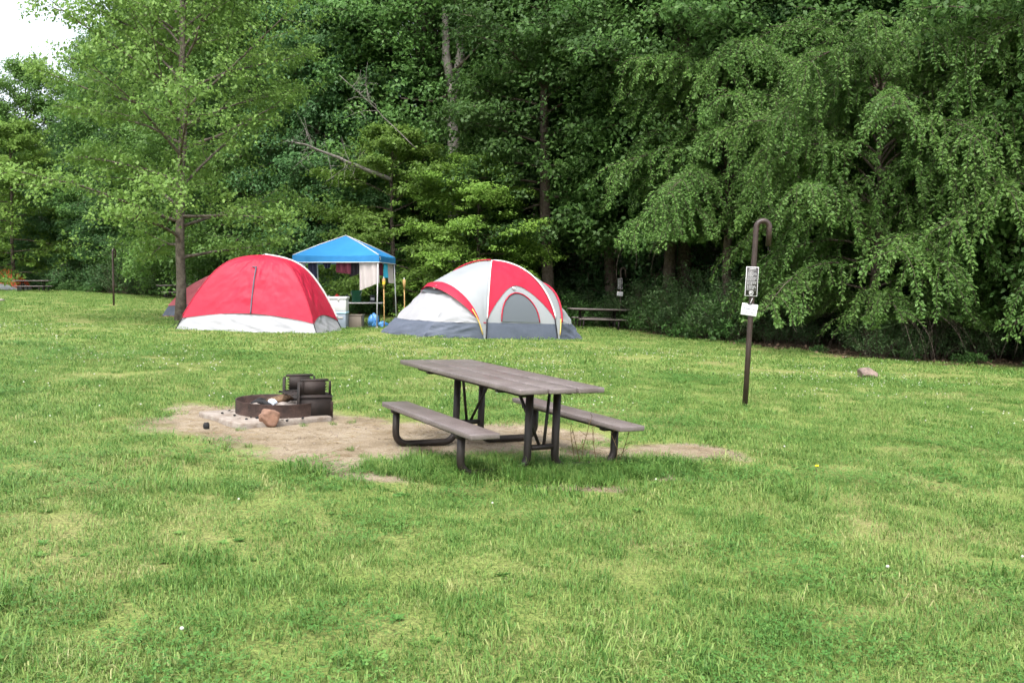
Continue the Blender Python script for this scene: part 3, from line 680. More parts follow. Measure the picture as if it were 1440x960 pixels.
lantern_post(-15.4, 34.4, 'plain dark lantern post standing on the lawn left of the sycamore', 0.01, 2.2, 1.0, False, 1.4)

# ------------------------------------------------------------------ red and white tent
def cloister(corners, apex, cz, zs, H, sag=.05):
    """returns f(face, s, a): cloister dome point; a in 0..1 indexes the profile"""
    C = np.array(corners, float); ap = np.array(apex, float); aa = np.linspace(0, 1, len(cz))
    def f(face, s, a):
        s = np.asarray(s, float); a = np.asarray(a, float)
        c0, c1 = C[face], C[(face + 1) % len(C)]
        base = c0 + (c1 - c0) * s[..., None]
        c = np.interp(a, aa, cz); z = np.interp(a, aa, zs) * H
        c = c * (1 - sag * 4 * s * (1 - s) * np.sin(np.pi * np.clip(a, 0, 1)))
        xy = ap + (base - ap) * c[..., None]
        return np.concatenate([xy, z[..., None]], -1)
    return f
def smooth_prof(pts, n=24):
    x = np.array([p[0] for p in pts]); z = np.array([p[1] for p in pts])
    t = np.linspace(0, 1, len(pts)); tt = np.linspace(0, 1, n)
    from_x = np.interp(tt, t, x); from_z = np.interp(tt, t, z)
    k = np.array([.25, .5, .25])
    for _ in range(2):
        from_x[1:-1] = np.convolve(from_x, k, 'valid'); from_z[1:-1] = np.convolve(from_z, k, 'valid')
    return from_x, from_z
def dome_tent(name, loc, corners, apex, H, label, group, cfg):
    e = thing(name, loc, label, 'tent', group)
    px_, pz_ = smooth_prof(cfg['prof']); f = cloister(corners, apex, px_, pz_, H, cfg.get('sag', .05))
    aa = np.linspace(0, 1, len(pz_))
    def a_of(z): return np.interp(z, pz_, aa)
    fly = MB(); skirt = MB(); rng = np.random.default_rng(cfg['seed'])
    n, m = 76, 56
    s = np.linspace(0, 1, n)
    for fc in range(4):
        ze = cfg['edge'][0] + (cfg['edge'][1] - cfg['edge'][0]) * 4 * s * (1 - s)
        lo = a_of(ze); t = np.linspace(0, 1, m)
        S, T_ = np.meshgrid(s, t, indexing='ij'); A2 = lo[:, None] + (1 - lo[:, None]) * T_
        P = f(fc, S, A2); ctr = np.append(np.array(apex), H * .2); d = P - ctr; d /= np.linalg.norm(d, axis=-1)[..., None]
        wr = (fbm(S * 3 + T_ * 9 + fc * 7, S * 14 - T_ * 5, 60 + cfg['seed']) - .5) * .10 * np.sin(np.pi * S) ** .6 * np.sin(np.pi * np.clip(T_ * 1.1, 0, 1))
        wr = wr + (fbm(S * 5 + T_ * 22 * (S - .3) + fc, S * 40 - T_ * 16, 63 + cfg['seed'], 2) - .5) * .022 * np.sin(np.pi * S) ** .5
        P = P + d * (wr + .03)[..., None]; fly.grid(P)
        S, T_ = np.meshgrid(s, np.linspace(0, 1, 14), indexing='ij'); A2 = (a_of(ze + .03))[:, None] * T_
        P = f(fc, S, A2); d = P - ctr; d /= np.linalg.norm(d, axis=-1)[..., None]
        wr = (fbm(S * 14 + T_ * 5 + fc * 5, T_ * 4 + S * 2, 70 + cfg['seed']) - .5) * .12 * np.sin(np.pi * S)
        P = P + d * wr[..., None]; P[..., 2] = np.maximum(P[..., 2], 0.0); skirt.grid(P)
    fo = fly.build('rainfly', M[cfg['fly']], e, True); sk = skirt.build('skirt', M[cfg['skirt']], e, True)
    def ridge(c, r, nm, m_, a0=0.0, a1=1.0, off=.03):
        q = f(c, np.zeros(24), np.linspace(a0, a1, 24)); ctr = np.append(np.array(apex), 0); d = q - ctr; d /= np.linalg.norm(d, axis=1)[:, None]
        MB().tube(q + d * off, r, 6).build(nm, M[m_], e, True)
    return e, f, a_of, ridge, fo
lx, ly = -8.18, 21.5
dx_ = np.array([1.0, .02]); dy_ = np.array([.10, .995])
Lr, Wr = 3.46, 2.15
c0 = np.array([0., 0.]); cs_ = [c0, c0 + dx_ * Lr, c0 + dx_ * Lr + dy_ * Wr, c0 + dy_ * Wr]
ap = (cs_[0] + cs_[2]) / 2
gzl = g(lx + 1.6, ly + .9)
e, f, a_of, ridge, fo = dome_tent('dome_tent', (lx, ly, gzl), cs_, ap, 1.94, 'red dome tent with white skirt and a zip, beside the tree trunk', None,
    dict(prof=[(1, 0), (.945, .11), (.895, .215), (.835, .34), (.765, .475), (.68, .61), (.595, .735), (.495, .845), (.375, .927), (.215, .982), (0, 1)], seed=1, edge=(.175, .265), fly='red', skirt='white', sag=.035))
e.rotation_euler = (0, .044, 0)
for c in range(4): ridge(c, .012, 'seam', 'black' if c != 2 else 'black', 0, a_of(.2), .012)
ridge(2, .03, 'pole_sleeve', 'piping', a_of(.2), 1.0, .04); ridge(0, .014, 'ridge_seam', 'red', a_of(.2), 1, .03); ridge(1, .014, 'ridge_seam', 'red', a_of(.2), 1, .03); ridge(3, .02, 'pole_sleeve', 'piping', a_of(.2), 1, .03)
q = f(0, np.linspace(.515, .50, 20), np.linspace(a_of(.26), a_of(.84), 20)); mz = MB(); mz.tube(q + np.array([0, -.055, .02]), .016, 6); mz.build('zip_flap', M['dkgrey'], e, True)
mz = MB(); mz.tube([q[-1] + np.array([-.10, -.05, .03]), q[-1] + np.array([.02, -.05, .03])], .014, 6); mz.build('zip_guard', M['dkgrey'], e)
b0 = MB()
for c in range(4):
    p0, p1 = cs_[c], cs_[(c + 1) % 4]; b0.tube([(*p0, .02), (*p1, .02)], .012, 5)
b0.build('floor_hem', M['black'], e)
gy_ = MB(); gy_.tube([(cs_[0][0] - .22, cs_[0][1] - .1, .02), (cs_[0][0] + .25, cs_[0][1] + .1, .36)], .006, 5); gy_.build('guy_line', M['black'], e)
# small tent behind the trunk
tx_, ty_ = -10.75, 27.2
cs2 = [np.array(p) for p in ((0, 0), (3.0, -.3), (3.25, 1.7), (.25, 2.0))]; ap2 = (cs2[0] + cs2[2]) / 2
e2, f2, a2_, ridge2, _ = dome_tent('dome_tent', (tx_, ty_, g(tx_ + 1.3, ty_ + .8)), cs2, ap2, 1.38, 'low pink and grey dome tent behind the tree trunk', None,
    dict(prof=[(1, 0), (.9, .22), (.75, .45), (.5, .72), (.2, .93), (0, 1)], seed=2, edge=(.26, .30), fly='pink', skirt='dkgrey'))
MB().tube([(*cs2[0], .03), (*cs2[1], .03)], .03, 6).build('floor_hem', M['pink'], e2)
ox, oy = -34.9, 58.5
cs3 = [np.array(p) for p in ((0, 0), (2.4, .1), (2.3, 2.1), (-.1, 2.0))]; ap3 = (cs3[0] + cs3[2]) / 2
e3, f3, a3_, ridge3, _ = dome_tent('dome_tent', (ox, oy, g(ox + 1, oy + 1)), cs3, ap3, 1.45, 'orange dome tent pitched at the distant forest edge', None,
    dict(prof=[(1, 0), (.9, .22), (.75, .45), (.5, .72), (.2, .93), (0, 1)], seed=3, edge=(.1, .32), fly='orange', skirt='ltgrey'))

# ------------------------------------------------------------------ large grey and red tent
TB = np.array([-.65, 24.1]); tz0 = g(-.65, 23.6)
big = thing('family_tent', (TB[0], TB[1], tz0), 'large light grey tent with red front panel and arched window', 'tent'); big.rotation_euler = (0, .044, 0)
def W2(x, y): return np.array([x, y]) - TB
F1, F2, F3, F4 = W2(-.66, 22.75), W2(1.22, 23.75), W2(-.55, 25.75), W2(-2.45, 24.7)
G2, G3 = W2(-2.26, 22.35), W2(-3.52, 23.6); R2, R3 = W2(1.95, 24.35), W2(.45, 25.95)
HA = 2.05; apx = np.array([0.02, .12])
def arc(p, q, top, n=33, k=.62, h=1.0):
    """pole from ground point p up to `top` (3D)"""
    t = np.linspace(0, 1, n)[:, None]; p3 = np.append(p, 0.)
    c1 = p3 + np.array([(top[0] - p3[0]) * .06, (top[1] - p3[1]) * .06, top[2] * k]); c2 = np.array([p3[0] + (top[0] - p3[0]) * .45, p3[1] + (top[1] - p3[1]) * .45, top[2]])
    return (1 - t) ** 3 * p3 + 3 * (1 - t) ** 2 * t * c1 + 3 * (1 - t) * t * t * c2 + t ** 3 * top
AP = np.array([apx[0], apx[1], HA])
ridges = [arc(P_, None, AP) for P_ in (F1, F2, F3, F4)]
def resample(P, n=33):
    d = np.concatenate([[0], np.cumsum(np.linalg.norm(np.diff(P, axis=0), axis=1))]); t = np.linspace(0, d[-1], n)
    return np.stack([np.interp(t, d, P[:, k]) for k in range(3)], 1)
def loft(A, B, m=20, bulge=0.0, wr=0.0, seed=0, ctr=None, t0=0, t1=1):
    t = np.linspace(t0, t1, m); P = A[None] * (1 - t)[:, None, None] + B[None] * t[:, None, None]
    if bulge or wr:
        c = np.array([0, 0, .3]) if ctr is None else ctr
        d = P - c; d /= np.linalg.norm(d, axis=-1)[..., None]; T_ = t[:, None]; U = np.linspace(0, 1, A.shape[0])[None]
        P = P + d * (bulge * 4 * T_ * (1 - T_) * np.sin(np.pi * np.clip(U * .9 + .05, 0, 1)) + wr * (fbm(T_ * 5 + U * 8 + seed, T_ * 3 - U * 9 + seed, 80 + seed) - .5) * 2 * np.sin(np.pi * T_))[..., None]
    return P
def panel(name, A, B, m_, bulge=0, wr=.035, seed=0, lo=0., hi=1., nz=None, m=24, off=0.0, ctr=None, edge=None, parent=big):
    """panel between two upward curves A,B; keeps heights between lo(t) and hi(t) (metres)"""
    P = loft(A, B, m, bulge, wr, seed, ctr)
    out = []
    for i in range(m):
        t = i / (m - 1); l_ = lo(t) if callable(lo) else lo; h_ = hi(t) if callable(hi) else hi
        zz = np.maximum.accumulate(P[i][:, 2] + np.arange(P.shape[1]) * 1e-6); zq = np.linspace(max(l_, zz[0]), min(h_, zz[-1]), 26)
        out.append(np.stack([np.interp(zq, zz, P[i][:, 0]), np.interp(zq, zz, P[i][:, 1]), np.maximum(zq, 0)], 1))
    G_ = np.array(out)
    if off:
        c = np.array([0, 0, .3]) if ctr is None else ctr; d = G_ - c; d /= np.linalg.norm(d, axis=-1)[..., None]; G_ = G_ + d * off
    return MB().grid(G_).build(name, M[m_], parent, True), G_
r1, r2, r3, r4 = [resample(r) for r in ridges]
ZB = .44
redlow = lambda t: ZB + .04 + .92 * max(0, (math.sin(math.pi * min(1, max(0, t)))) ** .75)
panel('bathtub_panel', r1, r2, 'dkgrey', 0.02, .02, 1, 0, ZB)
panel('wall_panel', r1, r2, 'ltgrey', 0.02, .02, 1, ZB, 2.0)
panel('red_panel', r1, r2, 'red', 0.02, .02, 1, redlow, 2.1, off=.022)
panel('back_panel', r3, r4, 'ltgrey', .02, .02, 4, 0, 2.1)
# arched window on the front face: sits on the wall panel
Pw = loft(r1, r2, 41, .02, 0)
def on_front(t, z, off=.03):
    i = t * 40; k = min(int(i), 39); fr_ = i - k; row = Pw[k] * (1 - fr_) + Pw[k + 1] * fr_
    zz = np.maximum.accumulate(row[:, 2]); p = np.array([np.interp(z, zz, row[:, 0]), np.interp(z, zz, row[:, 1]), z]); d = p - np.array([0, 0, .3]); d /= np.linalg.norm(d); return p + d * off
tc_, tw, zb_, zt_ = .47, .27, ZB + .03, 1.20
an = np.linspace(math.pi, 0, 25); arch2 = [(tc_ + tw * math.cos(q_), zb_ + (zt_ - zb_) * math.sin(q_) ** .8) for q_ in an]
rows = []
for t, z in arch2: rows.append([on_front(t, zb_ + (z - zb_) * u_, .026) for u_ in np.linspace(0, 1, 10)])
win = MB().grid(np.array(rows)).build('window', M['mesh'], big, True)
MB().tube([on_front(t, z, .04) for t, z in arch2], .018, 6).build('window_piping', M['red'], win, True)
# left wing: leaning arch from F1 to F4
out = np.array([-.74, -.67])
def lean_arch(Pa, Pb, topxy, h, n=49):
    t = np.linspace(0, 1, n); mid = (Pa + Pb) / 2
    th = np.pi * t; c = (1 - np.cos(th)) / 2; z = np.sin(th) ** .85 * h
    base = Pa[None] + (Pb - Pa)[None] * (.5 + (c - .5) * 1.0)[:, None]
    return np.concatenate([base + (np.array(topxy) - mid)[None] * (np.sin(th) ** 1.1)[:, None], z[:, None]], 1)
AL = lean_arch(F1 + np.array([-.06, -.02]), F4, (F1 + F4) / 2 + out * .62, 1.40)
AR = lean_arch(F2 + np.array([.06, .03]), F3, (F2 + F3) / 2 - out * .35, 1.52)
def strip(name, A, B, m_, bulge=.03, wr=.015, seed=0, zlo=None, zhi=None, m=20):
    P = loft(A, B, m, bulge, wr, seed); return MB().grid(P).build(name, M[m_], big, True)
# dome face between the ridges F1-apex-F4 and the leaning arch
RL = resample(np.concatenate([r1, r4[::-1][1:]]), 49); RRt = resample(np.concatenate([r2, r3[::-1][1:]]), 49)
strip('left_dome_panel', RL, resample(AL, 49), 'ltgrey', .04, .012, 5); strip('right_dome_panel', RRt, resample(AR, 49), 'ltgrey', .04, .012, 6)
# wings: from arch to the ground outline
def ground_line(pts, n=49, z=0.0):
    P = np.array([[*p, z] for p in pts]); return resample(P, n)
def wing(A, gpts, split, tag_, seed):
    segs = [np.linspace(gpts[i], gpts[i + 1], 17) for i in range(3)]
    Gd = np.concatenate([segs[0], segs[1][1:], segs[2][1:]]); Gd = np.concatenate([Gd, np.zeros((49, 1))], 1)
    # denser mapping: arch fraction -> ground outline fraction via corner positions
    A_ = resample(A, 49); P = loft(A_, Gd, 30, .0, 0, seed)
    frac = np.linspace(0, 1, 49)
    def cut(z0, z1):
        rows = []
        for k in range(49):
            col = P[:, k][::-1]; zz = np.maximum.accumulate(col[:, 2] + np.arange(30) * 1e-6); zq = np.linspace(min(z0, zz[-1]), min(z1, zz[-1]), 22)
            rows.append(np.stack([np.interp(zq, zz, col[:, j]) for j in (0, 1)] + [zq], 1))
        G_ = np.array(rows)
        d = G_ - np.array([G_[..., 0].mean(), G_[..., 1].mean(), 0]); d /= np.linalg.norm(d, axis=-1)[..., None]
        S, T_ = np.meshgrid(frac, np.linspace(0, 1, 22), indexing='ij')
        amp = .055 * np.clip(frac * 8, 0, 1)[:, None] * np.clip((1 - frac) * 8, 0, 1)[:, None]
        return G_ + d * (amp * (fbm(S * 30 + T_ * 4, S * 4 + T_ * 3 + seed, 90) - .5) * 2)[..., None]
    return cut
cut = wing(AL, [F1 + np.array([-.06, -.02]), G2, G3, F4], .3, 'left', 2)
def facets(c_, z0, z1, nm, m_):
    G_ = c_(z0, z1)
    for lo_i, hi_i in ((0, 17), (16, 33), (32, 49)): MB().grid(G_[lo_i:hi_i]).build(nm, M[m_], big, True)
facets(cut, 0, ZB - .02, 'wing_bathtub_panel', 'dkgrey'); facets(cut, ZB - .02, 1.45, 'wing_panel', 'white')
cutR = wing(AR, [F2 + np.array([.06, .03]), R2, R3, F3], .3, 'right', 5)
facets(cutR, 0, ZB, 'wing_bathtub_panel', 'dkgrey'); facets(cutR, ZB, 1.6, 'wing_panel', 'ltgrey')
# red awning sleeve over the left arch (upper part), hanging a little proud of the wing
ALr = resample(AL, 97); seg = ALr[10:74]; nrm_ = np.array([out[0], out[1], 0.]); k_ = np.sin(np.linspace(0, np.pi, len(seg)))[:, None]
low = seg + nrm_ * .26 * k_ + np.array([0, 0, -.10]) * k_ - np.array([0, 0, .005]); hi_ = seg + np.array([0, 0, .035]) - nrm_ * .03
MB().grid(np.stack([hi_, seg + nrm_ * .10 * k_ + np.array([0, 0, .02]), low])).build('awning', M['red'], big, True)
vent = MB(); v0 = ALr[34:62]; kk_ = np.sin(np.linspace(0, np.pi, len(v0)))[:, None]; vent.grid(np.stack([v0 + nrm_ * .10 + np.array([0, 0, -.08]), v0 + nrm_ * .20 + np.array([0, 0, -.10]) - np.array([0, 0, .17]) * kk_])); vent.build('vent', M['mesh'], big, True)
MB().tube(resample(AR, 40)[4:34] + np.array([.02, -.02, .02]), .028, 6).build('arch_sleeve', M['red'], big, True)
MB().tube(r1[6:] + np.array([0, -.03, .02]), .02, 6).build('pole_sleeve', M['piping'], big, True)
MB().tube(r2[6:] + np.array([.03, -.03, .02]), .022, 6).build('pole_sleeve', M['piping'], big, True)
MB().tube(r4[20:] + np.array([-.02, 0, .03]), .022, 6).build('pole_sleeve', M['red'], big, True)
for P_, Q_ in ((AL[1:9], 'yellow'), (AR[1:6], 'yellow')):
    MB().tube(P_ + np.array([-.01, -.05, .0]), .017, 6).build('tent_pole', M[Q_], big, True)
for r_ in (r1, r2): MB().tube(r_[:7] + np.array([0, -.035, .01]), .018, 6).build('corner_strap', M['black'], big, True)
MB().tube([(F1[0] - .34, F1[1] + .02, ZB), (F1[0] - .02, F1[1] - .03, ZB + .0)], .014, 5).build('hem_cord', M['red'], big)
for (t, z) in ((.43, 1.30),):
    MB().box(on_front(t, z, .06), (.10, .02, .05), np.array(Matrix.Rotation(.5, 3, 'Y'))).build('toggle', M['piping'], big)
MB().box(ALr[44] + nrm_ * .2 + np.array([0, 0, -.1]), (.12, .02, .06), np.array(Matrix.Rotation(-.6, 3, 'Y'))).build('toggle', M['piping'], big)

# ------------------------------------------------------------------ blue canopy
cx0, cy0 = -6.25, 25.44; cfr = np.array([-3.78, 25.3])
ux = np.array([.998, -.055]); uy = np.array([.055, .998]); Sc = 2.47
cz0 = g(-5, 26.5); can = thing('pop_up_canopy', (cfr[0], cfr[1], g(*cfr)), 'blue pop up canopy on white legs between the two tents', 'canopy')
def cp(u, v, z): return np.array([ux[0] * u * -1 + uy[0] * v, ux[1] * u * -1 + uy[1] * v, z])   # u leftwards from the front right leg, v away
HE, HV, HP = 2.07, 1.87, 2.68
cor = [(0, 0), (Sc, 0), (Sc, Sc), (0, Sc)]
n = 20
for k in range(4):
    a0, a1 = cor[k], cor[(k + 1) % 4]; rows = []
    for i in range(n + 1):
        s = i / n; bx_, by_ = a0[0] + (a1[0] - a0[0]) * s, a0[1] + (a1[1] - a0[1]) * s; r = []
        for j in range(12):
            t = j / 11; u_, v_ = bx_ + (Sc / 2 - bx_) * t, by_ + (Sc / 2 - by_) * t
            sag_ = -.06 * 4 * s * (1 - s) * (1 - t) * t * 4 * .5
            r.append(cp(u_, v_, HE + (HP - HE) * t ** .92 + sag_ - .02 * 4 * s * (1 - s) * (1 - t)))
        rows.append(r)
    MB().grid(np.array(rows)).build('roof_panel', M['blue'], can, True)
    rows = []
    for i in range(n + 1):
        s = i / n; u_, v_ = a0[0] + (a1[0] - a0[0]) * s, a0[1] + (a1[1] - a0[1]) * s; wv = .012 * math.sin(s * 25)
        cxn = (u_ - Sc / 2) * .012, (v_ - Sc / 2) * .012
        rows.append([cp(u_ + cxn[0] + wv * (1 - j / 5), v_ + cxn[1] + wv * (1 - j / 5), HV + (HE - .02 * 4 * s * (1 - s) - HV) * j / 5) for j in range(6)])
    MB().grid(np.array(rows)).build('valance', M['blue'], can, True)
    MB().tube([r_[0] for r_ in rows], .012, 5).build('valance_trim', M['piping'], can, True)
    MB().tube([cp(*a0, HE + .012), cp(a0[0] + (Sc / 2 - a0[0]) * .5, a0[1] + (Sc / 2 - a0[1]) * .5, HE + (HP - HE) * .535 + .012), cp(Sc / 2, Sc / 2, HP + .015)], .013, 5).build('hip_trim', M['piping'], can, True)
    c_ = cp(a0[0] + (Sc / 2 - a0[0]) * .02, a0[1] + (Sc / 2 - a0[1]) * .02, 0); wx, wy = cfr[0] + c_[0], cfr[1] + c_[1]; dz = g(wx, wy) - g(*cfr)
    foot = c_ + (np.array([-.05, -.02, 0]) if k == 0 else np.array([.06, .05, 0]))
    MB().tube([foot + np.array([0, 0, dz - .01]), c_ + np.array([0, 0, HE - .03])], .019, 4).build('leg', M['steel'], can)
    MB().box(foot + np.array([0, 0, dz + .01]), (.10, .10, .02)).build('foot_plate', M['steel'], can)
    MB().box((cp(*a0, HV + .13) + cp(*a1, HV + .13)) / 2, (Sc - .06, .02, .03), rotz(math.atan2(-.055, .998) + (math.pi / 2 if k % 2 else 0))).build('truss_bar', M['steel'], can)
lg = MB()
for dz_, du in ((.03, 0), (-.02, .03)):
    lg.box(cp(-.022, .12 + du, HV + .11 + dz_), (.004, .13, .03), rotz(-.055))
lg.build('logo', M['signwhite'], can)

def cloth(name, u, v, wd, top, bot, m_, label, along='u', skew=0, seed=0, taper=0):
    """hanging cloth as a thin folded slab, hung on the canopy's rail"""
    rng = np.random.default_rng(seed); n, m = 18, 10; front = []; back = []
    for i in range(n):
        s = i / (n - 1) - .5; fr_ = []; bk = []
        for j in range(m):
            t = j / (m - 1); zz = top + (bot + skew * s - top) * t; w_ = wd * (1 - taper * t); d_ = .035 * math.sin(s * 14 + seed + t * 1.2) * (.3 + t)
            if along == 'u': p = cp(u + s * w_, v + d_, zz); o_ = cp(0, .012, 0)
            else: p = cp(u + d_, v + s * w_, zz); o_ = cp(.012, 0, 0)
            fr_.append(p); bk.append(p + o_)
        front.append(fr_); back.append(bk)
    A_, B_ = np.array(front), np.array(back); mb_ = MB()
    mb_.grid(A_); mb_.grid(B_)
    for X, Y_ in ((A_[0], B_[0]), (A_[-1], B_[-1]), (A_[:, 0], B_[:, 0]), (A_[:, -1], B_[:, -1])): mb_.grid(np.stack([X, Y_]))
    o = mb_.build(name, M[m_], None, True); o.location = can.location; return tag(o, label, 'laundry', 'laundry hung under the canopy')
cloth('towel', .29, .06, .56, HV + .12, 1.18, 'towel', 'long beige towel hanging at the front corner of the blue canopy', skew=-.22, seed=1)
cloth('garment', 1.03, .06, .42, HV + .12, 1.56, 'maroon', 'maroon garment hanging under the blue canopy', seed=2, skew=.05)
cloth('garment', .72, .10, .26, HV + .12, 1.50, 'blackcloth', 'black garment hanging between the maroon garment and beige towel', seed=3, skew=-.08)
cloth('garment', 1.92, .06, .25, HV + .12, 1.42, 'navy', 'long navy garment hanging under the blue canopy', seed=4)
cloth('garment', 1.50, .06, .36, HV + .10, 1.70, 'navy', 'short navy garment with white straps hanging under the blue canopy', seed=5, taper=.6)
cloth('cloth', 2.26, .06, .26, HV + .12, 1.66, 'greycloth', 'small grey cloth hanging at the canopy edge over the red tent', seed=6)
cloth('garment', .05, .55, .5, HV + .12, 1.50, 'maroon', 'dark red garment on the canopy side rail', 'v', seed=7)
cloth('cloth', .05, 1.35, .45, HV + .12, 1.44, 'cyan', 'light blue cloth on the canopy side rail', 'v', seed=8)
cloth('towel', .05, 2.0, .6, HV + .12, 1.28, 'towel', 'grey beige towel at the back of the canopy side rail', 'v', seed=9)

# coolers, tote, folding table and what stands on it
def local(px_, Y): return px_ * Y
cxw, cyw = -5.0, 24.75; zc = g(cxw, cyw)
lc = thing('cooler', (cxw, cyw, zc), 'grey cooler with pale blue lid under the white one', 'cooler')
MB().box((0, 0, .20), (.82, .44, .40), None, .02).build('body', M['coolgrey'], lc); MB().box((0, 0, .435), (.85, .47, .065), None, .015).build('lid', M['coolblue'], lc)
MB().box((.25, -.225, .30), (.16, .02, .05), None, .005).build('handle', M['tabletop'], lc)
uc = thing('cooler', (cxw, cyw, zc + .468), 'white ice chest stacked on the grey cooler', 'cooler')
MB().box((0, 0, .165), (.84, .46, .33), None, .02).build('body', M['cooler'], uc); MB().box((0, 0, .37), (.88, .50, .075), None, .018).build('lid', M['cooler'], uc)
for s in (-.2, .22): MB().box((s, -.255, .33), (.05, .02, .06), None, .004).build('latch', M['tabletop'], uc)
tb = thing('storage_tote', (-4.42, 25.25, g(-4.42, 25.25)), 'brown plastic tote on the grass beside the coolers', 'tote')
MB().box((0, 0, .18), (.36, .5, .36), None, .015).build('body', M['tote'], tb); MB().box((0, 0, .375), (.39, .53, .03), None, .006).build('lid', M['tote'], tb)
MB().tube([(.2, -.1, .03), (.38, -.16, .05), (.45, -.2, .06)], .02, 6).build('handle', M['black'], tb)
ft = thing('folding_table', (-4.65, 26.25, g(-4.65, 26.25)), 'grey topped folding table under the blue canopy', 'table')
MB().box((0, 0, .70), (1.7, .6, .035), None, .008).build('tabletop', M['tabletop'], ft)
for x_ in (-.7, .7):
    for y_ in (-.22, .22): MB().tube([(x_, y_, -.01), (x_, y_, .683)], .014, 6).build('leg', M['black'], ft)
    MB().tube([(x_, -.22, .2), (x_, .22, .2)], .011, 6).build('crossbar', M['black'], ft)
ztb = ft.location.z + .7175
def lathe(prof, k=20):
    a_ = np.linspace(0, 2 * np.pi, k + 1); return np.stack([np.stack([r * np.cos(a_), r * np.sin(a_), np.full_like(a_, z)], -1) for r, z in prof])
bk = thing('bucket', (-4.57, 26.15, ztb), 'green bucket with wire handle on the folding table', 'bucket')
MB().grid(lathe([(0, .002), (.13, 0), (.155, .33), (.163, .335), (.163, .35), (.15, .35), (.125, .02), (0, .02)])).build('pail', M['bucket'], bk, True)
an = np.linspace(0, math.pi, 13); MB().tube([(.163 * math.cos(q_), -.16 * math.sin(q_) * .75, .32 - .16 * math.sin(q_)) for q_ in an], .005, 5).build('handle', M['steel'], bk)
ln = thing('camp_lantern', (-4.10, 26.15, ztb), 'black camp lantern on the right end of the folding table', 'lantern')
MB().grid(lathe([(0, 0), (.085, 0), (.09, .04), (.06, .06), (.06, .15), (.085, .16), (.08, .20), (.03, .22), (0, .22)])).build('body', M['black'], ln, True)
MB().tube([(.08 * math.cos(q_), 0, .17 + .1 * math.sin(q_)) for q_ in an], .006, 5).build('handle', M['black'], ln)
MB().grid(lathe([(.062, .07), (.062, .14)])).build('globe', M['greycloth'], ln, True)
rj = thing('red_jug', (-5.15, 26.2, ztb), 'red plastic jug on the folding table behind the white ice chest', 'jug')
MB().grid(lathe([(0, 0), (.10, 0), (.105, .06), (.10, .15), (.06, .20), (.035, .22), (.035, .25), (0, .25)])).build('body', M['redobj'], rj, True); MB().box((.09, -.06, .12), (.02, .06, .08), None, .004).build('label_patch', M['torchlbl'], rj)
wb = MB().grid(lathe([(0, 0), (.035, 0), (.037, .02), (.037, .15), (.015, .19), (.015, .215), (0, .215)])).build('bottle', M['cooler'], None, True); wb.location = (-5.38, 26.15, ztb); tag(wb, 'white bottle on the folding table behind the white ice chest', 'bottle')
wb = MB().grid(lathe([(0, 0), (.045, 0), (.045, .16), (.02, .20), (.02, .24), (0, .24)])).build('bottle', M['black'], None, True); wb.location = (-4.86, 26.25, ztb); tag(wb, 'dark bottle beside the green bucket', 'bottle')
bgx = lump('plastic_bag', .21, 4, 33, (.7, .6, .95), M['bag'], (-4.0, 25.75, g(-4, 25.75) + .19), (0, 0, .3), 'crumpled blue plastic bag on the grass by the canopy leg', 'bag', amp=.55)
b2_ = lump('plastic_bag', .13, 3, 35, (1.3, .8, .8), M['bag'], (-3.72, 25.7, g(-3.7, 25.7) + .09), (0, 0, .9), 'small blue plastic bag slumped between the canopy leg and the torch', 'bag', amp=.5)
for x_, y_, lb in ((-3.68, 25.55, 'bamboo torch with yellow label beside the canopy leg'), (-3.22, 26.6, 'bamboo torch standing behind the canopy beside the large tent')):
    tq = thing('garden_torch', (x_, y_, g(x_, y_)), lb, 'torch'); h = 1.42
    MB().tube([(0, 0, -.05), (.005, 0, .5), (0, 0, h - .12)], .017, 8).build('cane', M['bamboo'], tq, True)
    MB().grid(lathe([(0, h - .30), (.02, h - .30), (.045, h - .12), (.05, h - .02), (.03, h), (0, h)], 14)).build('basket', M['bamboo'], tq, True)
    MB().tube([(0, 0, h - .005), (0, 0, h + .05)], [.02, .012], 8).build('wick_cap', M['cooler'], tq)
    if 'yellow' in lb: MB().grid(lathe([(.040, h - .17), (.052, h - .08)], 14)).build('label_band', M['torchlbl'], tq, True)

# ------------------------------------------------------------------ dead limb, snag, shrubs along the lawn's edge
def dead_branch(name, p0, p1, r0, r1, seed, label, ntw, twl):
    rng = np.random.default_rng(seed); p0 = np.array(p0, float); p1 = np.array(p1, float); n_ = 10
    t = np.linspace(0, 1, n_)[:, None]; P = p0 + (p1 - p0) * t + np.cumsum(rng.normal(size=(n_, 3)) * .035, 0) * t
    e = thing(name, tuple(p0), label, 'dead branch'); MB().tube(P - p0, np.linspace(r0, r1, n_), 8).build('limb', M['deadwood'], e, True)
    for i in range(ntw):
        u = .3 + .7 * rng.random(); q_ = p0 + (p1 - p0) * u; d = rng.normal(size=3) * np.array([.7, .5, .8]) + (p1 - p0) / np.linalg.norm(p1 - p0) * .4 + np.array([0, 0, .3]); d /= np.linalg.norm(d)
        tw_ = MB(); L_ = twl * (.5 + rng.random()); pts = curve_pts(q_ - p0, d, L_, 6, rng.normal() * .8, rng, .18); tw_.tube(pts, np.linspace(.011, .003, 7), 4)
        for k in range(3):
            pp = pts[2 + k]; dd = rng.normal(size=3); dd /= np.linalg.norm(dd); tw_.tube(curve_pts(pp, dd, L_ * .45, 4, -.3, rng, .2), np.linspace(.008, .003, 5), 3)
        tw_.build('twig', M['deadwood'], e, True)
dead_branch('fallen_limb', (-4.4, 32.4, 5.2), (-7.4, 30.6, 6.25), .085, .03, 4, 'bare grey broken limb caught in the trees above the blue canopy', 16, 1.0)
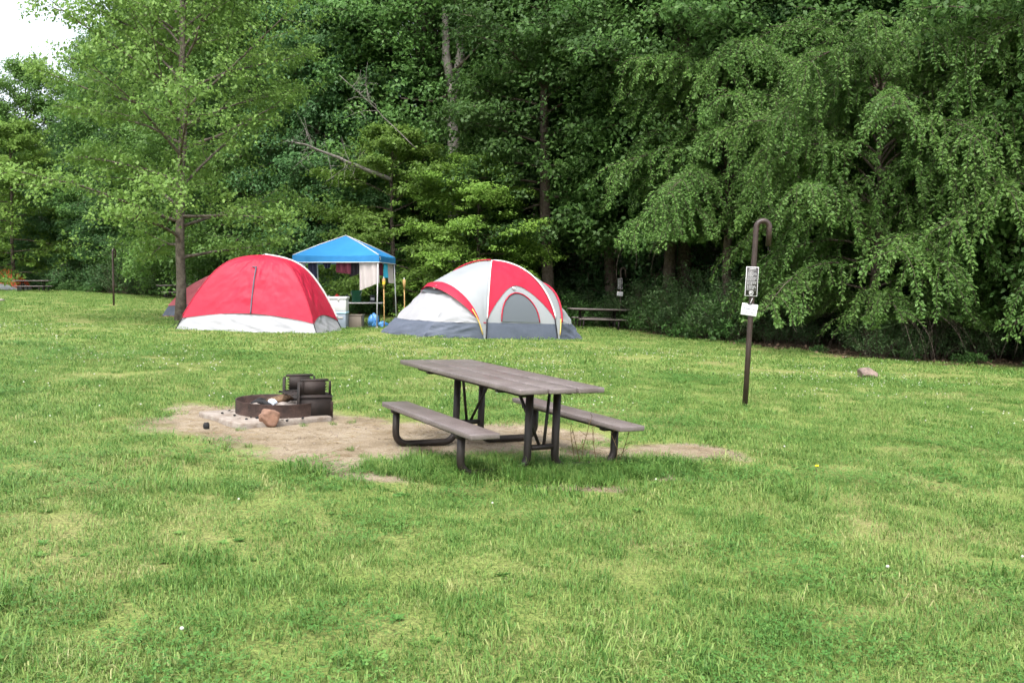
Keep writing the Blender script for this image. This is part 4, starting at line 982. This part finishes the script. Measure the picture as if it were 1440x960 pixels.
dead_branch('fallen_limb', (-3.4, 31.8, 6.2), (-5.9, 30.8, 8.6), .022, .010, 6, 'thin bare curved limb above the broken grey one', 6, 1.1)
sn = thing('dead_tree', (-2.3, 35.6, g(-2.3, 35.6)), 'grey dead tree trunk splitting in two above the layered green trees', 'dead tree')
MB().tube([(0, 0, -.2), (.03, 0, 4), (-.02, 0, 8.0), (0, 0, 9.2)], [.32, .27, .24, .24], 10).build('trunk', M['deadwood'], sn, True)
MB().tube([(-.05, 0, 9.0), (-.28, 0, 10.2), (-.34, .05, 12.2)], [.21, .17, .10], 8).build('limb', M['deadwood'], sn, True)
MB().tube([(.05, 0, 9.0), (.26, .05, 10.2), (.30, 0, 12.6)], [.21, .18, .12], 8).build('limb', M['deadwood'], sn, True)
MB().tube([(.0, -.2, 8.8), (-.8, -.5, 8.4), (-2.0, -.7, 8.5)], [.07, .05, .02], 6).build('branch', M['bark'], sn, True)
MB().tube([(.0, -.2, 9.6), (.6, -.5, 10.1), (1.5, -.7, 11.0)], [.06, .045, .02], 6).build('branch', M['bark'], sn, True)

rs = random.Random(9)
def swhere(x):
    if x < -24: return 'near the far orange tent'
    if x < -12: return 'near the plain lantern post'
    if x < -3.2: return 'behind the blue canopy'
    if x < 4: return 'behind the large grey tent'
    if x < 7: return 'at the brushy corner of the lawn'
    return 'under the bright drooping trees'
SL = ['bushy grey green shrub at the forest edge', 'leafy low shrub at the forest edge', 'tall twiggy shrub at the forest edge', 'low leafy weed clump at the forest edge']
def edge(x0, x1, n_, kinds, off, smin, smax):
    for i in range(n_):
        x = x0 + (x1 - x0) * (i + rs.random()) / n_; y = float(yline(x)) + rs.uniform(*off); k = rs.choice(kinds)
        shrub(k, 'shrub', x, y, rs.uniform(smin, smax), rs.random() * 6.28, SL[k].replace(' at the forest edge', '') + ' ' + swhere(x), SL[k].split(' at')[0] + 's ' + swhere(x))
edge(-46, -27, 18, [1, 1, 3, 0], (.2, 1.5), .9, 1.5)
edge(-24, -13, 26, [0, 2, 2], (-.3, 2.0), 1.0, 1.6)
edge(-13, -3, 26, [0, 1, 2], (.1, 2.2), .8, 1.3)
edge(-3, 4, 12, [1, 0], (.8, 3.0), .6, 1.0)
edge(3.8, 6.6, 16, [0, 2, 1], (.0, 1.4), .7, 1.15)
edge(6.6, 20, 18, [0], (2.2, 4.0), .35, .6)
edge(-46, 6.5, 60, [3], (-.3, .8), .6, 1.3)
edge(6.5, 20, 12, [3], (.2, 1.2), .35, .6)
edge(7.5, 19, 20, [0, 2], (4.6, 6.5), .9, 1.4)
for x_, y_, s_ in ((9.0, 21.9, .75), (9.6, 21.8, .6), (10.4, 21.9, .7), (11.6, 22.3, .8), (12.9, 20.7, .65), (13.7, 20.4, .7)): shrub(0, 'shrub', x_, y_, s_, x_, SL[0].replace(' at the forest edge', '') + ' ' + swhere(x_), SL[0].split(' at')[0] + 's ' + swhere(x_))
edge(-6.5, -3.2, 6, [1], (-.6, .4), 1.2, 1.5)

# ------------------------------------------------------------------ grass
proto = bpy.data.collections.new('grass_prototypes')
def blades(seed, n, rad, h0, h1, w0, lean, segs=2):
    rng = np.random.default_rng(seed); r = rad * np.sqrt(rng.random(n)); a = rng.random(n) * 6.283
    B = np.stack([r * np.cos(a), r * np.sin(a), np.zeros(n)], 1); h = h0 + (h1 - h0) * rng.random(n) ** 1.3
    az_ = rng.random(n) * 6.283; D = np.stack([np.cos(az_), np.sin(az_), np.zeros(n)], 1); S = np.stack([-np.sin(az_), np.cos(az_), np.zeros(n)], 1)
    wd = (w0 * (.6 + .8 * rng.random(n)))[:, None]; ln_ = (lean * (.3 + rng.random(n)))[:, None]; H_ = h[:, None]; up = np.array([0, 0, 1.])
    m1 = B + up * H_ * .55 + D * H_ * ln_ * .3; tip = B + up * H_ * np.clip(1 - ln_ * .45, .25, 1) + D * H_ * ln_ * .95; B = B - up * .012
    V = np.stack([B - S * wd * .5, B + S * wd * .5, m1 + S * wd * .42, m1 - S * wd * .42, tip], 1).reshape(-1, 3)
    k = np.arange(n)[:, None] * 5; return V, k + np.array([[3, 2, 4]]), k + np.array([[0, 1, 2, 3]])
pnames = []
def add_proto(nm, V, F, mats):
    o = bpy.data.objects.new(nm, np_mesh(nm, V, F, mats)); proto.objects.link(o); pnames.append(nm)
for i in range(4): V, T, Q = blades(100 + i, 210, .20, .010, .038, .0034, 1.9); add_proto('a_lawn%d' % i, V, [T, Q], GRASS)
for i in range(4): V, T, Q = blades(110 + i, 60, .085, .04, .13, .0040, 1.6); add_proto('b_tuft%d' % i, V, [T, Q], GRASS)
for i in range(3):                                            # clover
    rng = np.random.default_rng(120 + i); n_ = 90; r = .2 * np.sqrt(rng.random(n_)); a = rng.random(n_) * 6.283; z = .018 + .028 * rng.random(n_)
    Vv = []; Tt = []
    for k in range(n_):
        c_ = np.array([r[k] * math.cos(a[k]), r[k] * math.sin(a[k]), z[k]]); a0 = rng.random() * 6.28
        for j in range(3):
            t0 = a0 + j * 2.094; R0 = .0085 + .003 * rng.random(); dz_ = rng.normal() * .003; d1 = lambda t_, q_: c_ + np.array([math.cos(t_) * q_, math.sin(t_) * q_, dz_ * q_ / .01])
            b_ = len(Vv); Vv += [c_, d1(t0 - .5, R0), d1(t0, R0 * 1.25), d1(t0 + .5, R0)]; Tt.append([b_, b_ + 1, b_ + 2, b_ + 3])
    add_proto('c_clover%d' % i, np.array(Vv), [np.array(Tt)], CLOVER)
for i in range(3): V, T, Q = blades(130 + i, 190, .42, .020, .050, .010, 1.4); add_proto('d_far%d' % i, V, [T, Q], GRASS)
for i in range(3): V, T, Q = blades(140 + i, 90, .16, .12, .30, .0060, .85); add_proto('e_long%d' % i, V, [T, Q], GRASS)
for i in range(2):                                            # broad-leaved rosettes
    rng = np.random.default_rng(150 + i); Vv = []; Tt = []
    for k in range(11):
        a_ = k * 2.4 + rng.random() * .5; L_ = .045 + .04 * rng.random(); d = np.array([math.cos(a_), math.sin(a_), 0]); n2 = np.array([-d[1], d[0], 0]); b_ = len(Vv)
        Vv += [np.array([0, 0, .004]), d * L_ * .5 + n2 * L_ * .24 + [0, 0, .022], d * L_ * .5 - n2 * L_ * .24 + [0, 0, .022], d * L_ + [0, 0, .012 + .02 * rng.random()]]; Tt.append([b_, b_ + 2, b_ + 3, b_ + 1])
    add_proto('f_weed%d' % i, np.array(Vv), [np.array(Tt)], CLOVER)
assert pnames == sorted(pnames)
def scatter(y0, y1, dens, seed, xm=.66, pad=1.2):
    rng = np.random.default_rng(seed); A = (y1 - y0) * 2 * (xm * y1 + pad); n_ = int(A * dens)
    y = y0 + (y1 - y0) * rng.random(n_); x = (rng.random(n_) * 2 - 1) * (xm * y1 + pad); k = np.abs(x) < xm * y + pad
    return x[k], y[k], rng
PX, PY, PI_, PS, PT = [], [], [], [], []
def put(x, y, idx, sc, tint): PX.append(x); PY.append(y); PI_.append(idx); PS.append(sc); PT.append(tint)
def lawn(y0, y1, dens, seed, big_=1.0):
    x, y, rng = scatter(y0, y1, dens, seed); D = dirt_mask(x, y); k = rng.random(len(x)) > D * 1.6 + .02
    k &= litter_mask(x, y) < .5; x, y = x[k], y[k]
    cl = fbm(x * .7, y * .7, 77); u = rng.random(len(x)); isc = (cl > .54) & (u < .28)
    idx = np.where(isc, 8 + rng.integers(0, 3, len(x)), rng.integers(0, 4, len(x)))
    sc = (.7 + .6 * rng.random(len(x))) * big_ * (.75 + .6 * fbm(x * 1.1, y * 1.1, 55))
    put(x, y, idx, sc, rng.normal(size=len(x)) * .12 + (fbm(x * 2.5, y * 2.5, 66) - .5) * .5)
lawn(1.6, 6.0, 52, 1); lawn(6.0, 10.0, 40, 2, 1.1); lawn(10.0, 16.0, 25, 3, 1.25)
def tufts(y0, y1, dens, seed, thr=.5):
    x, y, rng = scatter(y0, y1, dens, seed); D = dirt_mask(x, y); nz = fbm(x * 1.4, y * 1.4, 88)
    k = (nz > thr) & (rng.random(len(x)) > D * 1.15) & (litter_mask(x, y) < .6); x, y = x[k], y[k]
    put(x, y, 4 + rng.integers(0, 4, len(x)), (.5 + .6 * rng.random(len(x))) * (.6 + 1.1 * (fbm(x * 1.4, y * 1.4, 88) - thr) / .3), rng.normal(size=len(x)) * .10 - .12)
tufts(1.6, 9, 14, 11, .56); tufts(9, 17, 4, 12, .58)
x, y, rng = scatter(1.8, 10, 5, 19); k = (dirt_mask(x, y) < .5) & (fbm(x * .9, y * .9, 12) > .45); x, y = x[k], y[k]; put(x, y, 17 + rng.integers(0, 2, len(x)), .35 + .35 * rng.random(len(x)), rng.normal(size=len(x)) * .15)
x, y, rng = scatter(1.8, 8.5, 5.5, 17); k = (dirt_mask(x, y) < .2) & (fbm(x * 1.9, y * 1.9, 23) > .5); x, y = x[k], y[k]; put(x, y, 4 + rng.integers(0, 4, len(x)), .55 + .85 * rng.random(len(x)) ** 2, rng.normal(size=len(x)) * .15 - .16)
def far(y0, y1, dens, seed, s):
    x, y, rng = scatter(y0, y1, dens, seed, .66, 2); k = litter_mask(x, y) < .5
    for (ax_, bx_, ay_, by_) in ((-7.9, -4.6, 21.6, 23.5),): k &= ~((x > ax_) & (x < bx_) & (y > ay_) & (y < by_))
    x, y = x[k], y[k]; put(x, y, 11 + rng.integers(0, 3, len(x)), s * (.8 + .5 * rng.random(len(x))), rng.normal(size=len(x)) * .08 + .02)
far(15, 26, 6, 21, .95); far(26, 64, 2.6, 22, 1.25)
# long unmown grass round the table legs and lawn furniture
rng = np.random.default_rng(31)
x = rng.uniform(-1.6, 1.8, 2600); y = rng.uniform(6.1, 8.0, 2600); k = rng.random(2600) < ell(TALL, x, y) * .16; x, y = x[k], y[k]
put(x, y, 14 + rng.integers(0, 3, len(x)), .34 + .34 * rng.random(len(x)), rng.normal(size=len(x)) * .12 - .15)
x = rng.uniform(-1.6, 1.8, 2600); y = rng.uniform(6.1, 8.0, 2600); k = rng.random(2600) < ell(TALL, x, y) * .5; x, y = x[k], y[k]
put(x, y, 4 + rng.integers(0, 4, len(x)), .8 + .5 * rng.random(len(x)), rng.normal(size=len(x)) * .08 - .18)
sp_ = [(-1.35, 7.35), (-1.2, 7.1), (-3.2, 7.5), (-2.2, 7.35), (-1.75, 8.62), (-2.0, 8.45), (-2.5, 8.1), (3.0, 11.4), (3.1, 11.5), (-1.6, 8.8), (-2.75, 8.4)]
put(np.array([p[0] for p in sp_]), np.array([p[1] for p in sp_]), np.full(len(sp_), 5), np.full(len(sp_), .55), np.full(len(sp_), -.05))
PX, PY, PI_, PS, PT = map(np.concatenate, (PX, PY, PI_, PS, PT)); NP_ = len(PX)
# keep the concrete pad and ring clear
k = ~((np.abs((PX + 2.46) * math.cos(math.radians(44)) + (PY - 8.8) * math.sin(math.radians(44))) < .5) & (np.abs(-(PX + 2.46) * math.sin(math.radians(44)) + (PY - 8.8) * math.cos(math.radians(44))) < .43))
k &= np.hypot(PX - rx, PY - ry) > .44
PX, PY, PI_, PS, PT = PX[k], PY[k], PI_[k], PS[k], PT[k]; NP_ = len(PX)
gm = bpy.data.meshes.new('grass'); gm.vertices.add(NP_); gm.vertices.foreach_set('co', np.stack([PX, PY, gz(PX, PY)], 1).astype(np.float32).ravel())
def attr(nm, ty, val):
    a_ = gm.attributes.new(nm, ty, 'POINT'); a_.data.foreach_set('vector' if ty == 'FLOAT_VECTOR' else 'value', val.ravel())
rg = np.random.default_rng(5)
attr('pick', 'INT', PI_.astype(np.int32)); attr('size', 'FLOAT', PS.astype(np.float32)); attr('tint', 'FLOAT', PT.astype(np.float32))
attr('turn', 'FLOAT_VECTOR', np.stack([rg.normal(size=NP_) * .08, rg.normal(size=NP_) * .08, rg.random(NP_) * 6.283], 1).astype(np.float32))
go = link('grass', gm); go['kind'] = 'stuff'; tag(go, 'mown lawn of grass and clover with longer tufts', 'grass')
ng = bpy.data.node_groups.new('grass_scatter', 'GeometryNodeTree')
ng.interface.new_socket('Geometry', in_out='INPUT', socket_type='NodeSocketGeometry'); ng.interface.new_socket('Geometry', in_out='OUTPUT', socket_type='NodeSocketGeometry')
gi = ng.nodes.new('NodeGroupInput'); gout = ng.nodes.new('NodeGroupOutput'); ip = ng.nodes.new('GeometryNodeInstanceOnPoints'); ci = ng.nodes.new('GeometryNodeCollectionInfo')
ci.inputs['Collection'].default_value = proto; ci.inputs['Separate Children'].default_value = True; ci.inputs['Reset Children'].default_value = True
def na(nm, ty):
    n_ = ng.nodes.new('GeometryNodeInputNamedAttribute'); n_.data_type = ty; n_.inputs['Name'].default_value = nm; return n_.outputs['Attribute']
ip.inputs['Pick Instance'].default_value = True
for a_, b_ in ((gi.outputs[0], ip.inputs['Points']), (ci.outputs[0], ip.inputs['Instance']), (na('pick', 'INT'), ip.inputs['Instance Index']), (na('turn', 'FLOAT_VECTOR'), ip.inputs['Rotation']), (na('size', 'FLOAT'), ip.inputs['Scale']), (ip.outputs[0], gout.inputs[0])): ng.links.new(a_, b_)
go.modifiers.new('scatter', 'NODES').node_group = ng

# clover flowers, dandelions, dry weed stems, fallen leaves
rng = np.random.default_rng(91); fl = MB(); nfl = 0
x = rng.uniform(-12, 13, 9000); y = rng.uniform(3, 21, 9000)
k = (np.abs(x) < .62 * y) & (litter_mask(x, y) < .2) & (dirt_mask(x, y) < .2) & (rng.random(9000) < np.clip((fbm(x * .35, y * .35, 97) - .43) * 2.2 * sstep(6, 13, y), .012, .5)); x, y = x[k], y[k]
ico = lathe([(0, -.8), (.7, -.6), (1, 0), (.75, .6), (0, .85)], 6)
for xi, yi, zi in zip(x, y, gz(x, y)): fl.grid(ico * (.007 + .003 * rng.random()) + np.array([xi, yi, zi + .045 + .02 * rng.random()]))
fo_ = fl.build('clover_flowers', FLOWER); fo_['kind'] = 'stuff'; tag(fo_, 'tiny white clover flowers dotted over the lawn', 'flowers')
for i, (x_, y_) in enumerate([(2.5, 7.22)]):
    d0 = thing('dandelion', (x_, y_, g(x_, y_)), 'single yellow dandelion flower in the lawn', 'flower')
    MB().tube([(0, 0, 0), (.005, 0, .07)], .003, 5).build('stalk', M['stem'], d0); MB().grid(ico * .018 * np.array([1, 1, .5]) + np.array([.005, 0, .075])).build('flower_head', DANDY, d0)
for i in range(6):
    x_, y_ = .72 + rs.uniform(-.22, .28), 7.15 + rs.uniform(-.15, .2); ws = MB(); rng = np.random.default_rng(300 + i)
    P = curve_pts((0, 0, 0), (rng.normal() * .25, rng.normal() * .2, 1), .3 + .12 * rng.random(), 5, .1, rng, .1); ws.tube(P, np.linspace(.004, .002, 6), 4)
    for j in range(4):
        q_ = P[2 + j % 4]; d = np.array([rng.normal(), rng.normal(), .8]); d /= np.linalg.norm(d); ws.tube(curve_pts(q_, d, .09, 3, 0, rng, .1), np.linspace(.0025, .0012, 4), 3)
    wo_ = ws.build('dry_weed', M['stem']); wo_.location = (x_, y_, g(x_, y_)); tag(wo_, 'dry branching weed stem by the near bench leg of the brown table', 'weed', 'dry weeds under the table')
rng = np.random.default_rng(77); lf = MB()
x = rng.uniform(-46, 20, 5000); y = yline(x) + rng.uniform(-.8, 3.5, 5000); V, Q = leaves(np.stack([x, y, gz(x, y) + .02], 1), np.full(5000, .03), .2, 1, .11, .6, .4, rng)
lo_ = link('leaf_litter', np_mesh('leaf_litter', V, [Q], mat('dead_leaf', (.19, .13, .085), .9, .1, var=(.09, .06, .04), vscale=3))); lo_['kind'] = 'stuff'; tag(lo_, 'brown dead leaves scattered along the forest edge', 'leaf litter')

# pebbles, twigs and dead stalks on the bare earth
rng = np.random.default_rng(401); pb = MB(); n_ = 2600
x = rng.uniform(-4, 2.6, n_); y = rng.uniform(6, 10.2, n_); k = (dirt_mask(x, y) > .45) & (np.hypot(x - rx, y - ry) > .75); x, y = x[k], y[k]
peb = lathe([(0, -.5), (.9, -.3), (1, .1), (.6, .5), (0, .6)], 5)
for xi, yi, zi in zip(x, y, gz(x, y)):
    q_ = peb * np.array([1, .7 + .5 * rng.random(), .6]) * (.004 + .010 * rng.random() ** 3); q_ = q_ @ rotz(rng.random() * 6).T; pb.grid(q_ + np.array([xi, yi, zi + .002]))
po_ = pb.build('pebbles', mat('pebble', (.34, .28, .22), .9, .2, var=(.13, .10, .08), vscale=3)); po_['kind'] = 'stuff'; tag(po_, 'small pebbles scattered over the bare earth', 'pebbles')
tw = MB(); n_ = 1500; x = rng.uniform(-4, 2.6, n_); y = rng.uniform(6, 10.2, n_); k = (dirt_mask(x, y) > .25) & (np.hypot(x - rx, y - ry) > .75); x, y = x[k], y[k]
for xi, yi, zi in zip(x, y, gz(x, y)):
    a_ = rng.random() * 6.28; L_ = .02 + .06 * rng.random(); d = np.array([math.cos(a_), math.sin(a_), .04 * rng.normal()]) * L_; c_ = np.array([xi, yi, zi + .006])
    tw.tube([c_ - d, c_ + np.array([0, 0, .004]), c_ + d], .0016, 3, False)
to_ = tw.build('dry_stalks', mat('straw', (.30, .23, .12), .9, .1, var=(.14, .095, .05), vscale=2)); to_['kind'] = 'stuff'; tag(to_, 'dry grass stalks and twigs littering the bare earth', 'dry stalks')
